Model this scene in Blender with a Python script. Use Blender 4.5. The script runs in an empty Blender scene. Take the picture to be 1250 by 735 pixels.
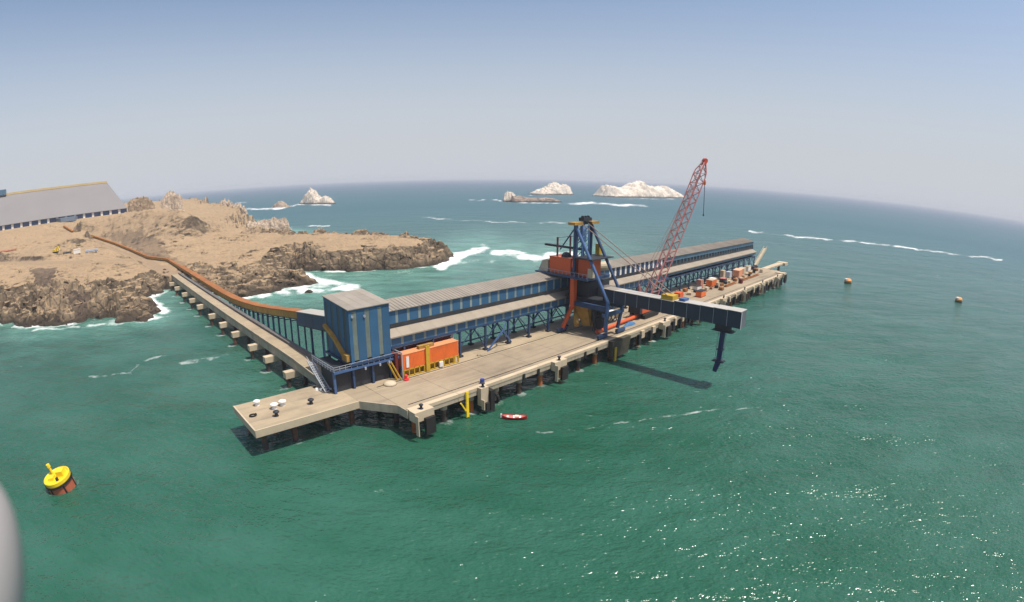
import bpy, math, random
import numpy as np
from mathutils import Vector, Matrix

R = math.radians
S = 0.7          # all lengths below are in survey units; 1 unit = 0.7 m (baked into the meshes at the end)
H = 60.0         # camera height over the water in survey units
sc = bpy.context.scene
col = sc.collection
random.seed(7)

# ------------------------------------------------------------------ camera (wide action-camera lens)
F, CX, CY = 660.0, 625.0, 367.5                      # equidistant lens: pixels per radian, picture centre (1250 x 735)
upv = np.array([0.00628813, 0.97426195, 0.2253311]); upv /= np.linalg.norm(upv)
fwd = np.array([0, 0, -1.0]); fwd = fwd - (fwd @ upv) * upv; fwd /= np.linalg.norm(fwd)
rgt = np.cross(fwd, upv)
CM = np.stack([rgt, fwd, upv])                       # camera -> world
cd = bpy.data.cameras.new('camera')
cam = bpy.data.objects.new('camera', cd); col.objects.link(cam)
cd.type = 'PANO'
K1 = -(1250.0 / 36.0) / F
for holder in (cd, getattr(cd, 'cycles', None)):
    if holder is None or not hasattr(holder, 'panorama_type'):
        continue
    holder.panorama_type = 'FISHEYE_LENS_POLYNOMIAL'
    holder.fisheye_fov = R(178)
    for i, k in enumerate((0.0, K1, 0.0, 0.0, 0.0)):
        setattr(holder, 'fisheye_polynomial_k%d' % i, k)
cd.sensor_fit = 'HORIZONTAL'; cd.sensor_width = 36.0
cd.clip_start = 0.02; cd.clip_end = 120000
m4 = Matrix(CM.tolist()).to_4x4(); m4.translation = (0, 0, H)
cam.matrix_world = m4
sc.camera = cam

# ------------------------------------------------------------------ sky, sun, exposure
SUN_EL = R(68); SUN_H = Vector((0.955, -0.297))
sun_dir = Vector((SUN_H.x * math.cos(SUN_EL), SUN_H.y * math.cos(SUN_EL), math.sin(SUN_EL)))
w = bpy.data.worlds.new('World'); sc.world = w; w.use_nodes = True
nt = w.node_tree; nt.nodes.clear()
sky = nt.nodes.new('ShaderNodeTexSky'); sky.sky_type = 'NISHITA'; sky.sun_disc = False
sky.sun_elevation = SUN_EL; sky.sun_rotation = math.atan2(sun_dir.x, sun_dir.y)
sky.altitude = 40; sky.air_density = 1.0; sky.dust_density = 2.2; sky.ozone_density = 0.9
bg = nt.nodes.new('ShaderNodeBackground'); bg.inputs[1].default_value = 0.145
wo = nt.nodes.new('ShaderNodeOutputWorld')
# pale marine haze whitening the sky towards the horizon, the same all round
tcw = nt.nodes.new('ShaderNodeTexCoord'); sxw = nt.nodes.new('ShaderNodeSeparateXYZ'); nt.links.new(tcw.outputs['Generated'], sxw.inputs[0])
mrw = nt.nodes.new('ShaderNodeMapRange'); mrw.interpolation_type = 'SMOOTHERSTEP'
for i_, v_ in ((1, -0.05), (2, 0.46), (3, 0.98), (4, 0.0)): mrw.inputs[i_].default_value = v_
nt.links.new(sxw.outputs[2], mrw.inputs[0])
mxw = nt.nodes.new('ShaderNodeMix'); mxw.data_type = 'RGBA'; nt.links.new(mrw.outputs[0], mxw.inputs['Factor'])
nt.links.new(sky.outputs[0], mxw.inputs['A']); mxw.inputs['B'].default_value = (4.1, 4.28, 4.66, 1)
nt.links.new(mxw.outputs['Result'], bg.inputs[0]); nt.links.new(bg.outputs[0], wo.inputs[0])
sl = bpy.data.lights.new('sun', 'SUN'); sl.energy = 5.0; sl.angle = R(0.53); sl.color = (1.0, 0.94, 0.84)
so = bpy.data.objects.new('sun', sl); col.objects.link(so)
so.rotation_euler = sun_dir.to_track_quat('Z', 'Y').to_euler()
sc.view_settings.view_transform = 'Standard'; sc.view_settings.look = 'None'
sc.view_settings.exposure = 0.0; sc.view_settings.gamma = 1.0; sc.view_settings.use_curve_mapping = False
sc.render.engine = 'CYCLES'
sc.cycles.use_denoising = True
sc.cycles.max_bounces = 6; sc.cycles.volume_bounces = 0
sc.cycles.sample_clamp_indirect = 8

# ------------------------------------------------------------------ pixel <-> place helpers
def ray(px, py):
    x = px - CX; y = -(py - CY); r = math.hypot(x, y); th = r / F; s = math.sin(th) / max(r, 1e-9)
    return CM @ np.array([x * s, y * s, -math.cos(th)])
def at(px, py, z=0.0):
    d = ray(px, py); t = (z - H) / d[2]
    return np.array([d[0] * t, d[1] * t, z])
def atd(px, py, dist):
    d = ray(px, py); t = dist / math.hypot(d[0], d[1])
    return np.array([d[0] * t, d[1] * t, H + d[2] * t])
def proj_np(x, y, z):
    p = np.stack([x, y, z - H], -1) @ CM
    h = np.hypot(p[..., 0], p[..., 1]); th = np.arctan2(h, -p[..., 2]); r = F * th / np.maximum(h, 1e-9)
    return CX + p[..., 0] * r, CY - p[..., 1] * r
# pier frame: u along the pier, w landward from the quay face, z up
PO = np.array([-19.5, 118.2]); PU = np.array([math.cos(R(45)), math.sin(R(45))]); PN = np.array([-PU[1], PU[0]])
def world(u, w_, z=0.0):
    p = PO + u * PU + w_ * PN
    return (float(p[0]), float(p[1]), z)
def pier(x, y):
    d = np.array([x, y]) - PO
    return float(d @ PU), float(d @ PN)

# ------------------------------------------------------------------ numpy noise
_rng = np.random.RandomState(3)
_perm = np.concatenate([_rng.permutation(256)] * 3)
_ang = _rng.rand(256) * 2 * np.pi
_gx, _gy = np.cos(_ang), np.sin(_ang)
def gnoise(x, y, seed=0):
    x = np.asarray(x, float) + seed * 17.13; y = np.asarray(y, float) + seed * 9.71
    xi = np.floor(x).astype(int); yi = np.floor(y).astype(int); xf = x - xi; yf = y - yi
    u = xf * xf * xf * (xf * (xf * 6 - 15) + 10); v = yf * yf * yf * (yf * (yf * 6 - 15) + 10)
    def g(ix, iy, fx, fy):
        h = _perm[(_perm[ix & 255] + iy) & 255]
        return _gx[h] * fx + _gy[h] * fy
    a = g(xi, yi, xf, yf); b = g(xi + 1, yi, xf - 1, yf); c = g(xi, yi + 1, xf, yf - 1); d = g(xi + 1, yi + 1, xf - 1, yf - 1)
    return (a + u * (b - a) + v * ((c + u * (d - c)) - (a + u * (b - a)))) * 1.5
def fbm(x, y, o=4, seed=0, gain=0.5):
    t = 0; a = 1.0
    for i in range(o):
        t = t + a * gnoise(x * 2 ** i, y * 2 ** i, seed + i); a *= gain
    return t
def ridged(x, y, o=4, seed=0):
    t = 0; a = 1.0
    for i in range(o):
        t = t + a * (1 - 2 * np.abs(gnoise(x * 2 ** i, y * 2 ** i, seed + i))); a *= 0.5
    return t
def sstep(a, b, x):
    t = np.clip((x - a) / (b - a), 0, 1); return t * t * (3 - 2 * t)

# ------------------------------------------------------------------ materials
MATS = {}
def mat(name, c, rough=0.65, metal=0.0, var=0.12, scale=0.6, rnd=0.06, stain=None, samt=0.4, sscale=0.35, sstretch=1.0, tracks=None, bump=0.0, bscale=3.0, spec=0.4):
    if name in MATS: return MATS[name]
    m = bpy.data.materials.new(name); m.use_nodes = True; n = m.node_tree.nodes; l = m.node_tree.links
    b = n['Principled BSDF']; b.inputs['Roughness'].default_value = rough; b.inputs['Metallic'].default_value = metal
    b.inputs['Specular IOR Level'].default_value = spec
    g = n.new('ShaderNodeNewGeometry')
    tn = n.new('ShaderNodeTexNoise'); tn.inputs['Scale'].default_value = scale; tn.inputs['Detail'].default_value = 6; tn.inputs['Roughness'].default_value = 0.65
    l.new(g.outputs['Position'], tn.inputs['Vector'])
    mr = n.new('ShaderNodeMapRange'); mr.inputs[1].default_value = 0.3; mr.inputs[2].default_value = 0.7
    mr.inputs[3].default_value = 1 - var; mr.inputs[4].default_value = 1 + var
    l.new(tn.outputs[0], mr.inputs[0])
    oi = n.new('ShaderNodeObjectInfo')
    mo = n.new('ShaderNodeMapRange'); mo.inputs[3].default_value = 1 - rnd; mo.inputs[4].default_value = 1 + rnd
    l.new(oi.outputs['Random'], mo.inputs[0])
    mu = n.new('ShaderNodeMath'); mu.operation = 'MULTIPLY'; l.new(mr.outputs[0], mu.inputs[0]); l.new(mo.outputs[0], mu.inputs[1])
    vm = n.new('ShaderNodeVectorMath'); vm.operation = 'SCALE'; vm.inputs[0].default_value = c[:3]; l.new(mu.outputs[0], vm.inputs['Scale'])
    out = vm.outputs[0]
    if stain:
        mp = n.new('ShaderNodeMapping'); mp.inputs['Scale'].default_value = (1, 1, sstretch); l.new(g.outputs['Position'], mp.inputs['Vector'])
        t2 = n.new('ShaderNodeTexNoise'); t2.inputs['Scale'].default_value = sscale; t2.inputs['Detail'].default_value = 8; t2.inputs['Roughness'].default_value = 0.7
        l.new(mp.outputs[0], t2.inputs['Vector'])
        m2 = n.new('ShaderNodeMapRange'); m2.inputs[1].default_value = 0.48; m2.inputs[2].default_value = 0.68; m2.inputs[4].default_value = samt
        l.new(t2.outputs[0], m2.inputs[0])
        mx = n.new('ShaderNodeMix'); mx.data_type = 'RGBA'; l.new(m2.outputs[0], mx.inputs['Factor']); l.new(out, mx.inputs['A'])
        mx.inputs['B'].default_value = (*stain[:3], 1); out = mx.outputs['Result']
    if tracks:   # tyre marks and drag stains running along the pier
        mp = n.new('ShaderNodeMapping'); mp.vector_type = 'TEXTURE'; mp.inputs['Rotation'].default_value = (0, 0, R(45)); mp.inputs['Scale'].default_value = (14, 1, 1)
        l.new(g.outputs['Position'], mp.inputs['Vector'])
        t4 = n.new('ShaderNodeTexNoise'); t4.inputs['Scale'].default_value = 0.9; t4.inputs['Detail'].default_value = 5; t4.inputs['Roughness'].default_value = 0.6; l.new(mp.outputs[0], t4.inputs['Vector'])
        m5 = n.new('ShaderNodeMapRange'); m5.inputs[1].default_value = 0.5; m5.inputs[2].default_value = 0.72; m5.inputs[4].default_value = 0.6; l.new(t4.outputs[0], m5.inputs[0])
        mx = n.new('ShaderNodeMix'); mx.data_type = 'RGBA'; l.new(m5.outputs[0], mx.inputs['Factor']); l.new(out, mx.inputs['A']); mx.inputs['B'].default_value = (*tracks, 1); out = mx.outputs['Result']
    l.new(out, b.inputs['Base Color'])
    if bump:
        t3 = n.new('ShaderNodeTexNoise'); t3.inputs['Scale'].default_value = bscale; t3.inputs['Detail'].default_value = 8; l.new(g.outputs['Position'], t3.inputs['Vector'])
        bp = n.new('ShaderNodeBump'); bp.inputs['Strength'].default_value = bump; bp.inputs['Distance'].default_value = 0.2
        l.new(t3.outputs[0], bp.inputs['Height']); l.new(bp.outputs[0], b.inputs['Normal'])
    MATS[name] = m
    return m
CONC = mat('concrete', (0.375, 0.295, 0.195), 0.9, var=0.10, scale=0.25, stain=(0.21, 0.165, 0.12), samt=0.6, sscale=0.16, bump=0.15, tracks=(0.2, 0.16, 0.11))
ROADC = mat('deck_asphalt', (0.335, 0.265, 0.18), 0.92, var=0.08, scale=0.2, stain=(0.19, 0.15, 0.105), samt=0.75, sscale=0.10, bump=0.1, rnd=0.04, tracks=(0.15, 0.12, 0.09))
COPE = mat('coping_concrete', (0.52, 0.415, 0.285), 0.9, var=0.08, scale=0.5, stain=(0.36, 0.29, 0.21), samt=0.4, sscale=0.4)
FASC = mat('fascia_concrete', (0.42, 0.345, 0.25), 0.9, var=0.12, scale=0.4, stain=(0.17, 0.13, 0.1), samt=0.6, sscale=0.5, sstretch=0.25)
PILE = mat('pile_steel', (0.055, 0.045, 0.04), 0.8, var=0.3, scale=0.8, stain=(0.33, 0.10, 0.03), samt=0.75, sscale=0.35)
RUSTP = mat('rust_pile', (0.42, 0.13, 0.04), 0.85, var=0.3, scale=0.8, stain=(0.10, 0.06, 0.04), samt=0.7, sscale=0.6)
BLUE = mat('blue_cladding', (0.030, 0.105, 0.205), 0.5, var=0.10, scale=0.5, rnd=0.10, stain=(0.06, 0.10, 0.14), samt=0.35, sscale=0.5, sstretch=0.2)
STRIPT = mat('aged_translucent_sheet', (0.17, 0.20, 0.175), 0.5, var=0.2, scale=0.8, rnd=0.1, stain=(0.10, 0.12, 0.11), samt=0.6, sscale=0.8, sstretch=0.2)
STRIP_SHADE = mat('shaded_sheet', (0.055, 0.075, 0.09), 0.5, var=0.15, scale=0.8, rnd=0.1)  # strips of the tower's unlit wall, its shade put into their colour
STRIP = mat('translucent_sheet', (0.22, 0.26, 0.25), 0.5, var=0.12, scale=0.8, rnd=0.12, stain=(0.22, 0.24, 0.20), samt=0.5, sscale=0.8, sstretch=0.2)
BLUEG = mat('faded_blue_cladding', (0.07, 0.15, 0.22), 0.5, var=0.12, scale=0.4, rnd=0.08, stain=(0.13, 0.16, 0.18), samt=0.4, sscale=0.4)
DBLUE = mat('boom_cladding', (0.022, 0.034, 0.055), 0.5, var=0.12, scale=0.5, rnd=0.12)
ROOF = mat('roof_sheet', (0.285, 0.245, 0.20), 0.6, var=0.10, scale=0.4, rnd=0.09, stain=(0.24, 0.21, 0.18), samt=0.45, sscale=0.3)
LEDGE = mat('canopy_sheet', (0.285, 0.24, 0.185), 0.65, var=0.08, scale=0.4, rnd=0.05, stain=(0.30, 0.26, 0.21), samt=0.4, sscale=0.4)
WROOF = mat('pale_roof', (0.40, 0.375, 0.335), 0.6, var=0.08, scale=0.4)
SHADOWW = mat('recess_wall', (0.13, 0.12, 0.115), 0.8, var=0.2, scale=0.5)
STEELB = mat('blue_steel', (0.026, 0.055, 0.12), 0.45, var=0.15, scale=0.5, rnd=0.1)
STEELL = mat('light_blue_steel', (0.06, 0.12, 0.26), 0.45, var=0.15, scale=0.5)
DARKS = mat('dark_steel', (0.025, 0.028, 0.035), 0.6, var=0.2, scale=0.6)
GREYS = mat('grey_steel', (0.30, 0.32, 0.36), 0.5, var=0.15, scale=0.6)
REDO = mat('red_orange_paint', (0.60, 0.105, 0.03), 0.5, var=0.12, scale=0.5, stain=(0.30, 0.07, 0.03), samt=0.4, sscale=0.5)
ORANGE = mat('container_orange', (0.80, 0.17, 0.03), 0.5, var=0.08, scale=0.5, stain=(0.5, 0.12, 0.04), samt=0.4, sscale=0.4)
DRED = mat('dark_red_paint', (0.13, 0.018, 0.012), 0.6, var=0.15)
YELL = mat('yellow_paint', (0.50, 0.31, 0.025), 0.5, var=0.15, scale=0.8, stain=(0.3, 0.17, 0.03), samt=0.5, sscale=0.6)
BYELL = mat('buoy_yellow', (0.85, 0.60, 0.02), 0.45, var=0.10, scale=1.0, stain=(0.6, 0.36, 0.03), samt=0.4, sscale=0.9)
RUSTR = mat('rust_roof', (0.29, 0.105, 0.03), 0.8, var=0.2, scale=0.5, stain=(0.32, 0.16, 0.045), samt=0.6, sscale=0.3, rnd=0.12)
OCHRE = mat('ochre_side', (0.40, 0.225, 0.045), 0.7, var=0.2, scale=0.6, stain=(0.20, 0.09, 0.03), samt=0.7, sscale=0.5, rnd=0.12)
RUBBER = mat('rubber', (0.018, 0.017, 0.016), 0.8, var=0.25)
WHITE = mat('white_paint', (0.74, 0.72, 0.67), 0.55, var=0.08)
BEIGE = mat('beige_sheet', (0.48, 0.40, 0.28), 0.7, var=0.12, scale=0.6)
PINK = mat('faded_red_paint', (0.46, 0.17, 0.16), 0.55, var=0.15, scale=0.5)
BOATR = mat('boat_red', (0.72, 0.03, 0.04), 0.4, var=0.08)
BRICK = mat('buoy_rust', (0.42, 0.11, 0.055), 0.6, var=0.2, scale=0.8, stain=(0.2, 0.07, 0.04), samt=0.5, sscale=0.8)
NETM = mat('pink_net', (0.50, 0.22, 0.16), 0.95, var=0.35, scale=1.5, bump=0.6, bscale=2)
SHEDR = mat('shed_roof', (0.195, 0.18, 0.18), 0.6, var=0.04, scale=0.05, rnd=0.015)
RIDGEM = mat('ridge_cap', (0.60, 0.45, 0.22), 0.6, var=0.1, scale=0.1)
SHEDB = mat('shed_blue', (0.05, 0.09, 0.20), 0.5, var=0.15, scale=0.2, rnd=0.15)
FAIR = mat('fairing_white', (0.36, 0.335, 0.33), 0.45, var=0.03)
BUOYO = mat('buoy_orange', (0.72, 0.30, 0.08), 0.5, var=0.12)
WOODM = mat('weathered_timber', (0.42, 0.33, 0.22), 0.9, var=0.2, scale=0.8)

# ------------------------------------------------------------------ mesh builder
class MB:
    def __init__(s): s.v = []; s.f = []
    def _add(s, vs, fs):
        o = len(s.v); s.v.extend([tuple(map(float, p)) for p in vs]); s.f.extend([tuple(i + o for i in f) for f in fs]); return s
    def box(s, x0, x1, y0, y1, z0, z1):
        return s._add([(x0, y0, z0), (x1, y0, z0), (x1, y1, z0), (x0, y1, z0), (x0, y0, z1), (x1, y0, z1), (x1, y1, z1), (x0, y1, z1)],
                      [(3, 2, 1, 0), (4, 5, 6, 7), (0, 1, 5, 4), (1, 2, 6, 5), (2, 3, 7, 6), (3, 0, 4, 7)])
    def hexa(s, b, t):   # bottom quad, top quad (counter-clockwise from above)
        return s._add(list(b) + list(t), [(3, 2, 1, 0), (4, 5, 6, 7), (0, 1, 5, 4), (1, 2, 6, 5), (2, 3, 7, 6), (3, 0, 4, 7)])
    def prism(s, poly, z0, z1):
        n = len(poly)
        return s._add([(x, y, z0) for x, y in poly] + [(x, y, z1) for x, y in poly],
                      [tuple(range(n - 1, -1, -1)), tuple(range(n, 2 * n))] + [(i, (i + 1) % n, n + (i + 1) % n, n + i) for i in range(n)])
    def beam(s, p, q, a, b=None):
        b = a if b is None else b
        p = Vector(p); q = Vector(q); d = (q - p).normalized()
        x = d.cross(Vector((0, 0, 1)))
        x = Vector((1, 0, 0)) if x.length < 1e-3 else x.normalized()
        y = d.cross(x).normalized(); x = x * a / 2; y = y * b / 2
        return s._add([p - x - y, p + x - y, p + x + y, p - x + y, q - x - y, q + x - y, q + x + y, q - x + y],
                      [(0, 1, 2, 3), (7, 6, 5, 4), (4, 5, 1, 0), (5, 6, 2, 1), (6, 7, 3, 2), (7, 4, 0, 3)])
    def tube(s, p, q, r, r2=None, n=10):
        r2 = r if r2 is None else r2
        p = Vector(p); q = Vector(q); d = (q - p).normalized()
        x = d.orthogonal().normalized(); y = d.cross(x)
        vs = [p + (x * math.cos(6.28319 * i / n) + y * math.sin(6.28319 * i / n)) * r for i in range(n)]
        vs += [q + (x * math.cos(6.28319 * i / n) + y * math.sin(6.28319 * i / n)) * r2 for i in range(n)]
        return s._add(vs, [tuple(range(n - 1, -1, -1)), tuple(range(n, 2 * n))] + [(i, (i + 1) % n, n + (i + 1) % n, n + i) for i in range(n)])
    def lathe(s, prof, c=(0, 0, 0), n=20):
        vs = []; k = len(prof)
        for i in range(n):
            a = 6.2831853 * i / n
            vs += [(c[0] + r * math.cos(a), c[1] + r * math.sin(a), c[2] + z) for r, z in prof]
        fs = [(i * k + j, ((i + 1) % n) * k + j, ((i + 1) % n) * k + j + 1, i * k + j + 1) for i in range(n) for j in range(k - 1)]
        return s._add(vs, fs)
    def path(s, pts, r, n=8):
        for a, b in zip(pts[:-1], pts[1:]): s.tube(a, b, r, n=n)
        return s
    def mesh(s, name, off=(0, 0, 0)):
        me = bpy.data.meshes.new(name)
        me.from_pydata([(x - off[0], y - off[1], z - off[2]) for x, y, z in s.v], [], s.f); me.update()
        return me

class T:
    """A thing: an Empty at the base; parts are given in absolute pier (or world) coordinates."""
    def __init__(s, name, label, cat, base, group=None, on_pier=True, kind=None):
        s.base = base; s.on_pier = on_pier
        s.o = bpy.data.objects.new(name, None); col.objects.link(s.o); s.o.empty_display_size = 0.5
        place(s.o, base, on_pier); tag(s.o, label, cat, group, kind)
    def part(s, name, mb, m, under=None, smooth=False, label=None):
        me = mb.mesh(name, s.base); me.materials.append(m)
        if smooth: me.shade_smooth()
        o = bpy.data.objects.new(name, me); col.objects.link(o); o.parent = under or s.o
        if label: o['label'] = label
        return o
    def inst(s, name, me, loc, under=None, rz=0.0):
        o = bpy.data.objects.new(name, me); col.objects.link(o); o.parent = under or s.o
        o.location = (loc[0] - s.base[0], loc[1] - s.base[1], loc[2] - s.base[2]); o.rotation_euler.z = rz
        return o
def place(o, base, on_pier):
    if on_pier: o.location = world(*base); o.rotation_euler.z = R(45)
    else: o.location = base
def tag(o, label=None, cat=None, group=None, kind=None):
    for k, v in (('label', label), ('category', cat), ('group', group), ('kind', kind)):
        if v: o[k] = v
def single(name, label, cat, mb, m, base, group=None, on_pier=True, kind=None, smooth=False):
    me = mb.mesh(name, base); me.materials.append(m)
    if smooth: me.shade_smooth()
    o = bpy.data.objects.new(name, me); col.objects.link(o)
    place(o, base, on_pier); tag(o, label, cat, group, kind); return o
def smesh(name, mb, m):
    me = mb.mesh(name); me.materials.append(m); return me

# ================================================================== THE LAND
SHORE_PX = [(-60, 398), (0, 394), (20, 397), (36, 400), (60, 398.5), (78, 397), (101, 394), (125, 394), (147, 393), (176, 390), (193, 386), (190, 378), (183, 368), (190, 360),
            (203, 352), (224, 350), (246, 352), (262, 356), (275, 361), (300, 363), (330, 358), (360, 352), (381, 346), (374, 341), (356, 338), (350, 333), (360, 328.5), (380, 331), (400, 331),
            (425, 331.5), (450, 330.5), (475, 329.5), (500, 327), (520, 325.5), (537, 322), (548, 318), (552, 313)]
shore = [tuple(at(x, y)[:2]) for x, y in SHORE_PX]
shore += [(-52, 425), (-85, 450), (-130, 466), (-190, 480), (-235, 510), (-262, 560), (-262, 618), (-285, 652), (-330, 640), (-360, 680), (-385, 760), (-430, 830),
          (-520, 900), (-600, 1000), (-760, 1090), (-1000, 1180), (-1500, 1260), (-2600, 1300), (-2600, -300), (-900, -260), (-520, -60), (-380, 80)]
SH = np.array(shore)
def shore_sd(x, y):
    """signed distance to the shoreline, positive on land"""
    best = np.full(x.shape, 1e18); inside = np.zeros(x.shape, bool)
    for (ax, ay), (bx, by) in zip(SH, np.roll(SH, -1, 0)):
        dx, dy = bx - ax, by - ay
        t = np.clip(((x - ax) * dx + (y - ay) * dy) / (dx * dx + dy * dy + 1e-9), 0, 1)
        best = np.minimum(best, (x - ax - t * dx) ** 2 + (y - ay - t * dy) ** 2)
        c = ((ay > y) != (by > y)) & (x < (bx - ax) * (y - ay) / (by - ay + 1e-12) + ax)
        inside ^= c
    return np.where(inside, 1, -1) * np.sqrt(best)
CTRL = [(60, 322, 18), (0, 322, 18), (120, 322, 17), (-50, 322, 18), (30, 350, 14), (60, 350, 13), (100, 350, 12), (145, 350, 11), (0, 350, 14), (60, 300, 27), (60, 285, 34), (0, 292, 36), (-60, 300, 34), (0, 305, 28),
        (60, 273, 41.5), (150, 260, 42), (100, 266, 41.5), (0, 284, 41.5), (120, 276, 34), (90, 285, 31), (130, 287, 24), (160, 304, 12.5), (175, 310, 10.5), (195, 321, 9.0), (205, 335, 7.5), (172, 330, 9), (165, 345, 8),
        (200, 306, 13), (180, 295, 17), (225, 318, 11), (235, 335, 8), (250, 290, 14), (330, 285.5, 15.5), (290, 287, 15), (380, 285, 15), (430, 285, 14.5), (400, 300, 14), (350, 302, 13), (300, 305, 12), (265, 310, 10),
        (445, 300, 14), (480, 289, 13.5), (500, 302, 12.5), (540, 301, 10.5), (320, 316, 9.5), (290, 322, 9.5), (340, 325, 8), (270, 330, 7),
        (200, 282, 24), (235, 280, 19), (160, 278, 30), (190, 260, 42), (222, 252, 45), (205, 251.5, 45.5), (180, 259, 42.5), (170, 262, 42), (233, 257, 41), (240, 264, 34), (246, 272, 27), (270, 278, 15), (300, 281, 7), (340, 279, 4)]
CP = np.array([[*at(x, y, z)[:2], z] for x, y, z in CTRL] + [[-1000, 300, 46], [-1000, 900, 44], [-2400, 500, 60], [-700, 50, 34], [-600, 950, 42]])
def rbf(px_, vals):
    d = np.hypot(px_[:, None, 0] - px_[None, :, 0], px_[:, None, 1] - px_[None, :, 1])
    n = len(px_); A = np.zeros((n + 1, n + 1)); A[:n, :n] = d + np.eye(n) * -6.0; A[n, :n] = 1; A[:n, n] = 1
    return np.linalg.solve(A, np.append(vals, 0))
_w = rbf(CP[:, :2], CP[:, 2])
def plateau(x, y):
    t = np.full(x.shape, _w[-1])
    for (cx, cy, _), k in zip(CP, _w[:-1]): t = t + k * np.hypot(x - cx, y - cy)
    return t
CLW = np.array([[*at(60, 398)[:2], 42], [*at(150, 393)[:2], 34], [*at(203, 352)[:2], 22], [*at(310, 362)[:2], 40], [*at(360, 330)[:2], 15], [*at(450, 330)[:2], 12], [*at(545, 320)[:2], 16], [-300, 650, 30], [-600, 950, 50]])
# road and belt line over the land
BELT_PX = [(77, 275.5, 38.8), (88, 282, 33), (114, 288, 24.2), (140, 296.5, 17), (160, 304.5, 13.6), (180, 313, 11.8)]
BELT_LAND = [at(*p) for p in BELT_PX]
ROAD_PX = [(90, 290, 29), (118, 294, 22), (140, 303, 15.5), (158, 309, 12.3), (178, 318, 9.6), (192, 326, 8.2)]
ROAD_W = [at(*p) for p in ROAD_PX] + [np.array(world(-13.5, 262, 8)), np.array(world(-12.5, 240, 8))]
BENCH_PX = [(-40, 323, 18), (0, 322, 18), (60, 321, 18), (110, 319, 17), (150, 318, 13), (175, 317, 10)]
BENCH_W = [at(*p) for p in BENCH_PX]
def seg_dist(x, y, pts):
    best = np.full(x.shape, 1e9); zz = np.zeros(x.shape)
    for a, b in zip(pts[:-1], pts[1:]):
        dx, dy = b[0] - a[0], b[1] - a[1]
        t = np.clip(((x - a[0]) * dx + (y - a[1]) * dy) / (dx * dx + dy * dy), 0, 1)
        d = np.hypot(x - a[0] - t * dx, y - a[1] - t * dy); m_ = d < best
        best = np.where(m_, d, best); zz = np.where(m_, a[2] + t * (b[2] - a[2]), zz)
    return best, zz
SHED0 = at(-62, 292.5, 42); SHED1 = at(155, 259.5, 42)
def cells(x, y, size, seed):
    """blocky facets: per-cell height and tilt"""
    gx, gy = x / size, y / size; ix = np.floor(gx).astype(int); iy = np.floor(gy).astype(int)
    best = np.full(x.shape, 9.0); val = np.zeros(x.shape); sec = np.full(x.shape, 9.0)
    for dx in (-1, 0, 1):
        for dy in (-1, 0, 1):
            cx_, cy_ = ix + dx, iy + dy; h = _perm[(_perm[(cx_ + seed) & 255] + cy_) & 255]; h2 = _perm[h + 37]
            ox, oy = cx_ + h / 255.0, cy_ + h2 / 255.0; d = np.hypot(gx - ox, gy - oy)
            v = (_perm[h + 91] / 255.0 - .5) * 1.0 + (_gx[h2] * (gx - ox) + _gy[h2] * (gy - oy)) * .9
            m_ = d < best; sec = np.where(m_, best, np.minimum(sec, d)); val = np.where(m_, v, val); best = np.where(m_, d, best)
    return val, sec - best
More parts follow.
